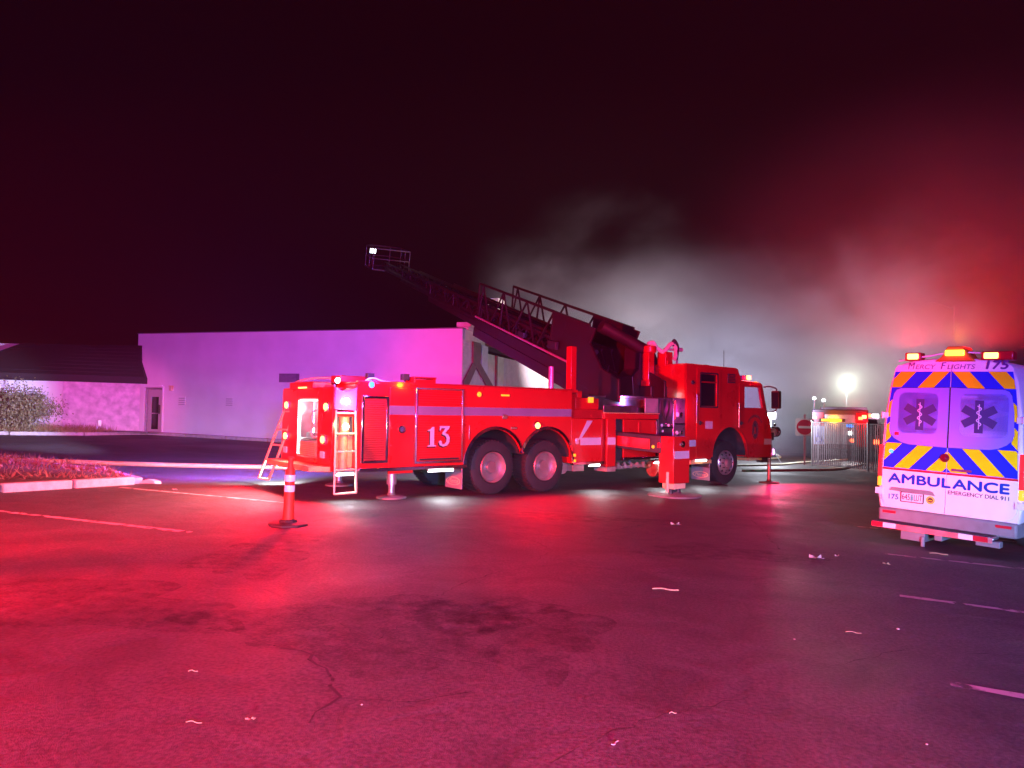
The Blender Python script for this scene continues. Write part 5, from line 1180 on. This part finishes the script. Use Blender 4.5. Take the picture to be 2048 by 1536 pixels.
# ------------------------------------------------------------------ fire hoses on the ground
def hose(pts, r, label, m=M_HOSE):
    P = catmull([(x, y, gz(x, y) + r * .75) for x, y in pts], 8)
    mb = MB(); mb.tube(P, r, 10)
    for i, v in enumerate(mb.v): 
        g = gz(v[0], v[1]); mb.v[i] = (v[0], v[1], g + max(0, (v[2] - g)) * .8 + .002)
    tag(mb.build('fire_hose', m), label, 'hose', 'hoses laid on the ground')
hose([(-17, 15.6), (-13, 16.7), (-10.5, 17.0), (-8.2, 17.25), (-5.9, 17.9), (-4.0, 18.6), (-2.0, 20.2), (1.0, 22.5)], .07, 'thick tan hose running from behind the mulch island to the truck tailboard')
hose([(7.8, 24.6), (10.2, 26.2), (12.4, 27.9), (16.0, 33.0)], .06, 'pale hose nearest the bumper jack, beyond the front of the ladder truck', M_HOSEW)
hose([(7.5, 27.0), (10.4, 29.0), (12.6, 31.8), (17.0, 37.0)], .06, 'middle pale hose of the three beyond the truck bumper', M_HOSEW)
hose([(7.5, 30.0), (10.8, 33.0), (13.2, 36.0), (15.0, 42.0)], .06, 'farthest pale hose of the three beyond the truck bumper', M_HOSEW)

# ------------------------------------------------------------------ channelizer post
cx, cy_ = -2.92, 9.70; g = gz(cx, cy_)
cone = empty('traffic_post', (cx, cy_, g), (0, R(1.0), 0), 'orange traffic post with two white bands on a black rubber base', 'traffic post')
mb = MB(); mb.lathe([(.265, 0), (.262, .022), (.23, .035), (.13, .045), (.11, .075), (.09, .08), (0, .08)], (0, 0, 0), (0, 0, 1), 8); mb.build('rubber_base', M_BLACK, cone, .006)
mb = MB(); mb.lathe([(.075, .06), (.072, .12), (.066, .40), (.062, .66), (.058, .72), (.040, .755), (.034, .78), (.034, .83), (.044, .85), (.044, .885), (.03, .90), (0, .905)], (0, 0, 0), (0, 0, 1), 24); mb.build('post', M_ORANGE, cone)
for z in (.44, .575):
    mb = MB(); r0 = .0665 - (z - .4) * .012; mb.lathe([(r0 + .0005, z), (r0 + .0025, z + .003), (r0 + .0012, z + .082), (r0 - .0012, z + .085)], (0, 0, 0), (0, 0, 1), 24); mb.build('reflective_band', mat('white_reflective_band', (.82, .80, .80), .35, var=.12, scale=30), cone)

# ------------------------------------------------------------------ signs and fence
gx, gy = 12.30, 30.69; g = gz(gx, gy); face = math.atan2(gx, gy)
sg = empty('no_entry_sign', (gx, gy, g), (0, 0, -face), 'square white no-entry sign with a red disc on a thin post', 'road sign')
mb = MB(); mb.box(-.035, .035, .01, .04, -.05, 2.12); mb.box(-.03, -.02, -.0, .01, -.05, 2.12); mb.box(.02, .03, 0, .01, -.05, 2.12); mb.build('post', M_GALV, sg)
plate('sign_panel', rrect(-.36, .36, 1.22, 1.94, .05), -.004, .008, M_WHITE, sg)
plate('red_disc', circ(0, 1.58, .315, 36), -.009, .004, M_SIGNRED, sg); plate('white_bar', rrect(-.245, .245, 1.53, 1.63, .01), -.0125, .003, M_WHITE, sg)
gx, gy = 13.02, 31.1; g = gz(gx, gy)
sb = empty('parking_sign', (gx, gy, g), (0, 0, -face), 'lavender parking sign with a wheelchair symbol half behind the no-entry sign', 'road sign')
mb = MB(); mb.box(-.03, .03, .01, .04, -.05, 1.7); mb.build('post', M_GALV, sb)
plate('sign_panel', rrect(-.24, .26, .88, 1.66, .03), -.004, .008, mat('lavender_sign', (.58, .50, .80), .45, var=.04), sb)
mb = MB(); mb.tube([(.02 + .12 * math.cos(R(a)), -.008, 1.10 + .12 * math.sin(R(a))) for a in range(100, 400, 20)], .014, 6); mb.tube([(0, -.008, 1.42), (.02, -.008, 1.20), (.12, -.008, 1.20), (.18, -.008, 1.02)], .018, 6); mb.lathe([(.035, 0), (.03, .004), (0, .005)], (-.01, -.008, 1.49), (0, -1, 0), 12); mb.build('wheelchair_symbol', M_SIGNBLUE, sb)
fa, fb = Vector((12.5, 30.4, 0)), Vector((16.2, 23.2, 0)); fl_ = (fb - fa).length; fd = (fb - fa).normalized()
fen = empty('slatted_fence', (fa.x, fa.y, 0), (0, 0, 0), 'chain fence filled with vertical privacy slats left of the ambulance', 'fence')
def FP(t, z, o=0): p = fa + fd * t; return Vector((fd.x * t - fd.y * o, fd.y * t + fd.x * o, gz(p.x, p.y) + z))
for t in (0, 2.6, 5.2, fl_):
    mb = MB(); mb.cyl(FP(t, -.1), FP(t, 1.86), .035, seg=10); mb.lathe([(.045, 0), (.03, .04), (0, .05)], FP(t, 1.85), (0, 0, 1), 10); mb.build('fence_post', M_GALV, fen)
mb = MB(); mb.tube([FP(0, 1.80), FP(fl_, 1.80)], .022, 8); mb.tube([FP(0, .10), FP(fl_, .10)], .008, 6); mb.build('top_rail', M_GALV, fen)
mb = MB(); mb.bar((0, 0, .06), (0, 0, 1.77), .010, .052, up=fd); sl0 = mb.build('fence_slat', M_SLAT, fen); sl0.location = FP(.08, 0, -.02)
for k in range(1, int(fl_ / .092) - 1):
    c_ = dup(sl0, fen, FP(.08 + k * .092, rb.uniform(-.012, .012), -.02)); c_.rotation_euler = (0, 0, rb.uniform(-.12, .12))
mb = MB()
for k in range(int(fl_ / .16)):
    for s in (1, -1):
        t0 = k * .16; z0 = .1
        a = FP(min(fl_, max(0, t0)), .12 if s > 0 else 1.78, .0); b = FP(min(fl_, t0 + 1.0), 1.78 if s > 0 else .12, .0); mb.bar(a, b, .004, .004)
mb.build('wire_mesh', M_GALV, fen)

# ------------------------------------------------------------------ vehicles beyond the fence
eng = empty('distant_fire_engine', (16.6, 37.0, gz(16.5, 37)), (0, 0, R(-26)), 'fire engine seen from behind over the slatted fence with an amber bar lit', 'fire engine')
def En(name, mb, m, bevel=0.0, parent=None): return mb.build(name, m, parent or eng, bevel)
mb = MB(); mb.box(-1.3, 1.3, 0, 6.0, .55, 2.55); mb.box(-1.25, 1.25, 6.1, 8.2, .5, 2.75); En('body', mb, mat('grey_pink_paint', (.10, .06, .085), .4, var=.06), .04)
mb = MB(); mb.box(-1.28, -.75, -.03, 0, .7, 2.4); mb.box(.75, 1.28, -.03, 0, .7, 2.4); En('rear_corner_panel', mb, M_RED, .01)
mb = MB(); mb.box(-.7, .7, -.02, 0, .8, 2.3); En('rear_shutter', mb, M_ALU, .01)
mb = MB(); mb.box(-.95, .25, -.10, -.02, 1.92, 2.08); q = En('traffic_bar', mb, M_DARK, .01); mb = MB(); mb.box(-.85, .10, -.115, -.10, 1.94, 2.06); mb.build('lens', E_AMBER, q)
for x, z, m in ((-1.15, 2.12, E_RED), (.95, 2.12, E_RED), (1.12, 2.20, E_REDHOT), (-1.15, 1.05, E_RED), (.55, 1.0, E_RED)):
    mb = MB(); mb.box(x - .1, x + .1, -.06, -.03, z - .08, z + .08); En('rear_lamp', mb, m, .01)
mb = MB(); mb.box(.30, .62, -.06, -.03, 1.66, 1.80); En('rear_lamp', mb, E_BLUE, .01)
mb = MB(); mb.box(.36, .60, -.08, -.03, 1.28, 1.46); En('work_lamp', mb, E_WHITE, .01)
for x, h in ((-1.2, 3.05), (-.75, 2.95)):
    mb = MB(); mb.cyl((x, .1, 2.5), (x, .1, h), .03, seg=8); mb.use(1); mb.lathe([(.08, 0), (.08, .1), (0, .14)], (x, .1, h), (0, 0, 1), 12); En('lamp_pole', mb, [M_GALV, E_WHITE])
for x in (-1.1, 1.1):
    for y in (1.2, 6.8):
        mb = MB(); mb.lathe([(.3, -.15), (.5, -.14), (.52, 0), (.5, .12), (.3, .15)], (x, y, .52), (1, 0, 0), 24); mb.use(1); mb.lathe([(.3, -.1), (.28, .14), (0, .1)], (x, y, .52), (1 if x > 0 else -1, 0, 0), 16); En('wheel', mb, [M_BLACK, M_ALU])
light('SPOT', (.48, -.6, 1.30), WHITE, 300, eng, aim=(-2.5, -12, -.5), angle=120, blend=.6, radius=.08); light('POINT', (-.3, -.6, 2.0), AMBER, 60, eng, radius=.1); light('POINT', (1.1, -.5, 2.1), RED, 90, eng, radius=.1)
pk = empty('distant_patrol_car', (19.3, 40.0, gz(19.3, 40)), (0, 0, R(-30)), 'patrol car with red and white roof lamps behind the fence beside the ambulance', 'patrol car')
secs_ = [(-2.3, .9, .45, .95), (-2.2, .9, .4, 1.05), (-1.2, .9, .4, 1.1), (1.2, .9, .4, 1.05), (2.2, .85, .4, .9), (2.4, .75, .5, .75)]
mb = MB(); vs = []
for y, w, z0, z1 in secs_: vs += [(-w, y, z0), (w, y, z0), (w * .94, y, z1), (-w * .94, y, z1)]
mb.add(vs, [(i * 4 + k, i * 4 + (k + 1) % 4, i * 4 + 4 + (k + 1) % 4, i * 4 + 4 + k) for i in range(5) for k in range(4)] + [(3, 2, 1, 0), (20, 21, 22, 23)]); mb.build('body', M_WHITE, pk, .05)
mb = MB(); mb.hexa([(-.82, -2.0, 1.05), (.82, -2.0, 1.05), (.82, 1.0, 1.05), (-.82, 1.0, 1.05), (-.64, -1.5, 1.72), (.64, -1.5, 1.72), (.64, .4, 1.72), (-.64, .4, 1.72)]); mb.build('cabin', M_GLASSD, pk, .05)
mb = MB(); mb.box(-.66, .66, -1.52, .42, 1.715, 1.76); mb.build('roof', M_WHITE, pk, .02)
for x, m in ((-.5, E_REDHOT), (-.18, E_RED), (.2, E_RED), (.52, E_WHITE)):
    mb = MB(); mb.box(x - .14, x + .14, -.6, -.35, 1.78, 1.92); mb.build('roof_lamp', m, pk, .02)
for x in (-.7, .7):
    mb = MB(); mb.box(x - .14, x + .14, -2.33, -2.30, .72, .88); mb.build('tail_light', E_RED, pk)
for x in (-.82, .82):
    for y in (-1.4, 1.45):
        mb = MB(); mb.lathe([(.2, -.1), (.33, -.1), (.34, 0), (.33, .1), (.2, .1), (0, .08)], (x, y, .34), (1 if x > 0 else -1, 0, 0), 20); mb.build('wheel', M_BLACK, pk)
light('POINT', (-.3, -1.0, 2.4), RED, 120, pk, radius=.1)
pk.scale = (1.1, 1.1, 1.27)
# floodlight mast and work light in the smoke, street light far off
fm = empty('floodlight_mast', (21.07, 46.0, gz(21.07, 46)), (0, 0, R(-25)), 'portable floodlight mast glaring through the smoke above the fence', 'floodlight')
hz = 3.6 - gz(21.07, 46)
mb = MB(); mb.cyl((0, 0, .5), (0, 0, hz), .05, .035, 10); mb.box(-.6, .6, -.9, .9, .3, 1.1); mb.build('mast', M_GALV, fm, .01)
mb = MB(); mb.box(-.30, .30, -.08, .1, hz - .14, hz + .16); hd = mb.build('lamp_head', M_DARK, fm, .01); mb = MB(); mb.box(-.18, .18, -.10, -.08, hz - .09, hz + .10); mb.build('lens', E_FLOOD, hd)
light('POINT', (-.0, -.6, hz), (.84, 1.0, .78), 600, fm, radius=.2)
tw = empty('tripod_work_light', (11.2, 31.6, gz(11.2, 31.6)), (0, 0, R(-20)), 'white and blue work light on a tripod just past the truck front', 'work light')
hz = 1.62 - gz(11.2, 31.6)
mb = MB(); mb.cyl((0, 0, .4), (0, 0, hz), .025, seg=8)
for a in (90, 210, 330): mb.tube([(0, 0, .7), (.5 * math.cos(R(a)), .5 * math.sin(R(a)), 0)], .018, 6)
mb.build('tripod', M_GALV, tw)
mb = MB(); mb.box(-.22, .22, -.06, .1, hz - .16, hz + .16); hd = mb.build('lamp_head', M_DARK, tw, .01); mb = MB(); mb.box(-.13, .13, -.08, -.06, hz - .10, hz + .10); mb.build('lens', emat('work_light_lens', (.85, .95, 1), 20), hd)
mb = MB(); mb.lathe([(.09, 0), (.09, .14), (.05, .2), (0, .21)], (-.3, 0, hz + .1), (0, 0, 1), 14); mb.build('beacon', emat('cyan_beacon_lens', (.05, .7, 1), 5), tw)
light('POINT', (0, -.4, hz), (.84, .88, 1.0), 900, tw, radius=.15)
light('SPOT', (0, .3, hz), (.80, .80, 1.0), 13000, tw, aim=(-6, 15, hz + 1.6), angle=72, blend=.8, radius=.15)
light('SPOT', (.3, .4, hz + .3), (.66, .62, 1.0), 12000, tw, aim=(-2.5, 15, hz + 1.2), angle=64, blend=.8, radius=.15)
for lx, ly, pw, c_, ax_, az_ in ((6.5, 32.5, 19000, (1.0, .84, .92), 2.5, 11.0), (10.0, 33.0, 9000, (.82, .76, 1.0), 11.0, 9.0), (21.5, 33.5, 16000, (1.0, .56, .80), 21.0, 9.5)):  # unseen spots added to light up the smoke
    light('SPOT', (lx, ly, 1.2), c_, pw, aim=(ax_, 47, az_), angle=84, blend=.9, radius=.3, name='smoke_fill_light')
sx, sy = 42.4, 70.0; g = gz(sx, sy)
sl = empty('street_light', (sx, sy, g), (0, 0, 0), 'thin tall street light pole rising behind the ambulance roof', 'street light')
mb = MB(); mb.tube(catmull([(0, 0, 0), (0, 0, 6), (0, 0, 12.4 - g - .6), (-.15, 0, 12.75 - g - .6), (-.6, 0, 12.9 - g - .6), (-1.9, -.3, 13.2 - g - .6)], 5), .07, 8); mb.build('pole', M_GALV, sl)
mb = MB(); mb.box(-2.5, -1.85, -.45, -.15, 12.58 - g, 12.70 - g); mb.build('lamp_head', M_GALV, sl, .02)

# ------------------------------------------------------------------ litter
def litter(name, label, cat, x, y, kind, l, ang, m):
    l *= .8 if kind in ('twig', 'bent') else .55
    mb = MB(); z = gz(x, y) + .006; d = Vector((math.cos(R(ang)), math.sin(R(ang)), 0)); s = Vector((-d.y, d.x, 0))
    if kind == 'twig':
        mb.tube(catmull([d * (-l / 2), d * (-l * .15) + s * l * .04 + Vector((0, 0, .006)), d * (l * .2) - s * l * .02, d * (l / 2) + s * l * .03], 4), .0022 if l < .2 else .006, 5)
        if l > .2: mb.tube([d * (l * .1), d * (l * .22) + s * l * .10], .003, 5)
    elif kind == 'bent':
        mb.tube(catmull([d * (-l / 2) + s * l * .2, d * (-l * .3) + s * .0, d * (l * .1) + s * l * .25, d * (l / 2) + s * l * .28], 4), .0025, 5)
    elif kind == 'leaf':
        n = 7; L_ = [d * (l * (k / n - .5)) + s * (l * .22 * math.sin(math.pi * k / n)) + Vector((0, 0, l * .12 * (1 + math.sin(k)))) for k in range(n + 1)]; Rr_ = [d * (l * (k / n - .5)) - s * (l * .22 * math.sin(math.pi * k / n)) + Vector((0, 0, l * .16 * (1 + math.cos(k)))) for k in range(n + 1)]; M_ = [d * (l * (k / n - .5)) + Vector((0, 0, .003)) for k in range(n + 1)]
        mb.add(L_ + M_ + Rr_, [(k, n + 1 + k, n + 2 + k, k + 1) for k in range(n)] + [(n + 1 + k, 2 * n + 2 + k, 2 * n + 3 + k, n + 2 + k) for k in range(n)])
        mb.tube([d * (l * .5), d * (l * .75) + s * .01], .003, 4)
    else:
        mb.lathe([(l * .35, 0), (l * .5, l * .15), (l * .42, l * .3), (l * .15, l * .42), (0, l * .43)], (0, 0, -.004), (0, 0, 1), 7)
    o = mb.build(name, m); o.location = (x, y, z); tag(o, label, cat, 'litter on the asphalt')
for a in [('twig', 'long straight dry twig in the middle of the open asphalt', 'twig', 1.47, 6.91, 'twig', .30, -12, M_STRAW), ('paper_scrap', 'crumpled pale scrap of paper left of the upper bay lines', 'paper scrap', 3.70, 8.90, 'leaf', .26, -8, M_PAPER),
          ('dead_leaf', 'curled pale leaf on the crack below the outrigger pad', 'leaf', 2.53, 11.25, 'leaf', .24, 5, M_PAPER), ('twig', 'thin curved stalk left of the second nearest bay line', 'twig', 2.68, 5.73, 'twig', .14, -18, M_STRAW),
          ('pebble', 'small white pebble below the second bay line end', 'pebble', 3.11, 5.89, 'stone', .05, 0, M_PAPER), ('twig', 'straight tan twig close to the camera at lower left', 'twig', -1.53, 3.64, 'twig', .10, -5, M_STRAW),
          ('dead_leaf', 'small curled tan leaf beside the lower left twig', 'leaf', -1.28, 3.70, 'leaf', .07, 20, M_STRAW), ('twig', 'short thin twig behind the lower left pair of litter', 'twig', -1.83, 4.32, 'twig', .07, 3, M_STRAW),
          ('straw', 'short bent straw nearest the camera at lower centre', 'straw', .54, 3.61, 'bent', .07, 40, M_PAPER), ('wood_chip', 'tiny flat chip right of the bent straw', 'wood chip', .90, 4.01, 'twig', .05, 5, M_STRAW),
          ('pebble', 'tiny pale pebble by the branching crack', 'pebble', -.77, 3.95, 'stone', .025, 0, M_PAPER), ('pebble', 'tiny pebble in front of the nearest bay line', 'pebble', 2.13, 3.76, 'stone', .025, 0, M_PAPER),
          ('twig', 'pale stick under the back step of the ambulance', 'twig', 5.60, 9.6, 'twig', .26, -30, M_STRAW), ('wood_chip', 'pale chip left of the thin curved stalk', 'wood chip', 2.13, 5.49, 'stone', .03, 0, M_PAPER),
          ('dead_leaf', 'small leaf beside the start of the upper bay line', 'leaf', 4.45, 8.7, 'leaf', .12, -30, M_STRAW), ('dead_leaf', 'small pale leaf lying on the left bay line by the island', 'leaf', -5.9, 12.9, 'leaf', .14, 0, M_PAPER),
          ('dead_leaf', 'ragged leaf between the paper scrap and the bay lines', 'leaf', 4.05, 9.1, 'leaf', .14, 30, M_PAPER)]: litter(*a)

# ------------------------------------------------------------------ smoke and haze
def smoke_mat():
    m = bpy.data.materials.new('grey_smoke'); m.use_nodes = True; nt = m.node_tree; nt.nodes.clear(); N = nt.nodes.new; L = nt.links
    out = N('ShaderNodeOutputMaterial'); pv = N('ShaderNodeVolumePrincipled'); L.new(pv.outputs[0], out.inputs['Volume'])
    pv.inputs['Color'].default_value = (.86, .86, .88, 1); pv.inputs['Anisotropy'].default_value = 0.25
    tc = N('ShaderNodeTexCoord')
    def noise(sc, det, off):
        mp = N('ShaderNodeMapping'); mp.inputs['Location'].default_value = off; mp.inputs['Rotation'].default_value = (0, R(-25), 0); mp.inputs['Scale'].default_value = (.7, 1, 1.0)
        L.new(tc.outputs['Object'], mp.inputs['Vector'])
        n = N('ShaderNodeTexNoise'); n.inputs['Scale'].default_value = sc; n.inputs['Detail'].default_value = det; n.inputs['Roughness'].default_value = .55; n.inputs['Distortion'].default_value = .5
        L.new(mp.outputs[0], n.inputs['Vector']); return n
    n1 = noise(.16, 4, (3, 1, 7)); n2 = noise(.07, 2, (4, 9, 2))
    sx = N('ShaderNodeSeparateXYZ'); L.new(tc.outputs['Object'], sx.inputs[0])
    def math_(op, a, b=None, c=None):
        q = N('ShaderNodeMath'); q.operation = op
        for i, v in enumerate((a, b, c)):
            if v is None: continue
            if isinstance(v, (int, float)): q.inputs[i].default_value = v
            else: L.new(v, q.inputs[i])
        return q.outputs[0]
    def ramp(v, a, b, t0=0., t1=1.):
        q = N('ShaderNodeMapRange'); q.interpolation_type = 'SMOOTHSTEP'; q.inputs['From Min'].default_value = a; q.inputs['From Max'].default_value = b; q.inputs['To Min'].default_value = t0; q.inputs['To Max'].default_value = t1
        L.new(v, q.inputs['Value']); return q.outputs[0]
    # thins out with height and towards the sides, broken by the noise
    zz = math_('MULTIPLY_ADD', n2.outputs['Fac'], -12.0, sx.outputs['Z']); zz = math_('MULTIPLY_ADD', n1.outputs['Fac'], -7.0, zz)
    fz = ramp(zz, -5.5, 3.2, 1, 0)
    fx = math_('MULTIPLY', ramp(sx.outputs['X'], -17, -11), ramp(sx.outputs['X'], 12, 19, 1, 0))
    fy = math_('MULTIPLY', ramp(sx.outputs['Y'], -9, -5), ramp(sx.outputs['Y'], 5, 9, 1, 0))
    bil = ramp(n1.outputs['Fac'], .42, .60)
    d = math_('MULTIPLY', math_('MULTIPLY', fz, fx), math_('MULTIPLY', fy, math_('ADD', math_('MULTIPLY', bil, .74), .26)))
    L.new(math_('MULTIPLY', d, SMOKE_DENS), pv.inputs['Density'])
    return m
SMOKE_DENS = 0.32; GLOW_SMOKE_DENS = 0.022
mb = MB(); mb.lathe([(6, -3), (15, -2.5), (17, 2), (17.5, 8), (16, 13), (11, 17), (4, 19)], (0, 0, 0), (0, 0, 1), 28)
for i, v in enumerate(mb.v): mb.v[i] = (v[0] * 1.12, v[1] * .56, v[2])
sm = mb.build('smoke', smoke_mat()); sm.location = (14.0, 47.0, 0.5)
tag(sm, 'pale grey smoke drifting up behind the ladder truck', 'smoke', kind='stuff')

# thin smoke added over the ambulance roof to carry the beacons' red glow
dm = bpy.data.materials.new('added_glow_smoke'); dm.use_nodes = True; nt = dm.node_tree; nt.nodes.clear(); N = nt.nodes.new
out = N('ShaderNodeOutputMaterial'); pv = N('ShaderNodeVolumePrincipled'); nt.links.new(pv.outputs[0], out.inputs['Volume'])
pv.inputs['Color'].default_value = (.86, .86, .88, 1)
tc = N('ShaderNodeTexCoord'); ln = N('ShaderNodeVectorMath'); ln.operation = 'LENGTH'; sc_ = N('ShaderNodeVectorMath'); sc_.operation = 'MULTIPLY'; sc_.inputs[1].default_value = (1 / 6.0, 1 / 4.6, 1 / 3.6)
nt.links.new(tc.outputs['Object'], sc_.inputs[0]); nt.links.new(sc_.outputs[0], ln.inputs[0])
mr2 = N('ShaderNodeMapRange'); mr2.interpolation_type = 'SMOOTHSTEP'; mr2.inputs['From Min'].default_value = .25; mr2.inputs['From Max'].default_value = 1.0; mr2.inputs['To Min'].default_value = GLOW_SMOKE_DENS; mr2.inputs['To Max'].default_value = 0
nt.links.new(ln.outputs['Value'], mr2.inputs['Value'])
nz = N('ShaderNodeTexNoise'); nz.inputs['Scale'].default_value = .5; nz.inputs['Detail'].default_value = 3; nt.links.new(tc.outputs['Object'], nz.inputs['Vector'])
ml = N('ShaderNodeMath'); ml.operation = 'MULTIPLY'; nt.links.new(mr2.outputs[0], ml.inputs[0]); nt.links.new(nz.outputs['Fac'], ml.inputs[1]); nt.links.new(ml.outputs[0], pv.inputs['Density'])
mb = MB(); mb.lathe([(math.sin(R(a)), -math.cos(R(a))) for a in range(0, 181, 15)], (0, 0, 0), (0, 0, 1), 24)
for i, v in enumerate(mb.v): mb.v[i] = (v[0] * 6.0, v[1] * 4.6, v[2] * 3.6)
ds_ = mb.build('beacon_glow_smoke', dm); ds_.location = (8.0, 12.6, 4.3); tag(ds_, 'thin smoke added for the red glow over the ambulance roof', 'smoke', kind='stuff')

hm = bpy.data.materials.new('thin_night_haze'); hm.use_nodes = True; nt = hm.node_tree; nt.nodes.clear()
out = nt.nodes.new('ShaderNodeOutputMaterial'); pv = nt.nodes.new('ShaderNodeVolumePrincipled'); nt.links.new(pv.outputs[0], out.inputs['Volume'])
pv.inputs['Color'].default_value = (.9, .9, .9, 1); pv.inputs['Density'].default_value = 0.0006; pv.inputs['Anisotropy'].default_value = .3
mb = MB(); mb.box(-125, 125, -65, 205, -3.2, 22); tag(mb.build('haze', hm, smooth=False), 'thin smoky night air', 'haze', kind='stuff')
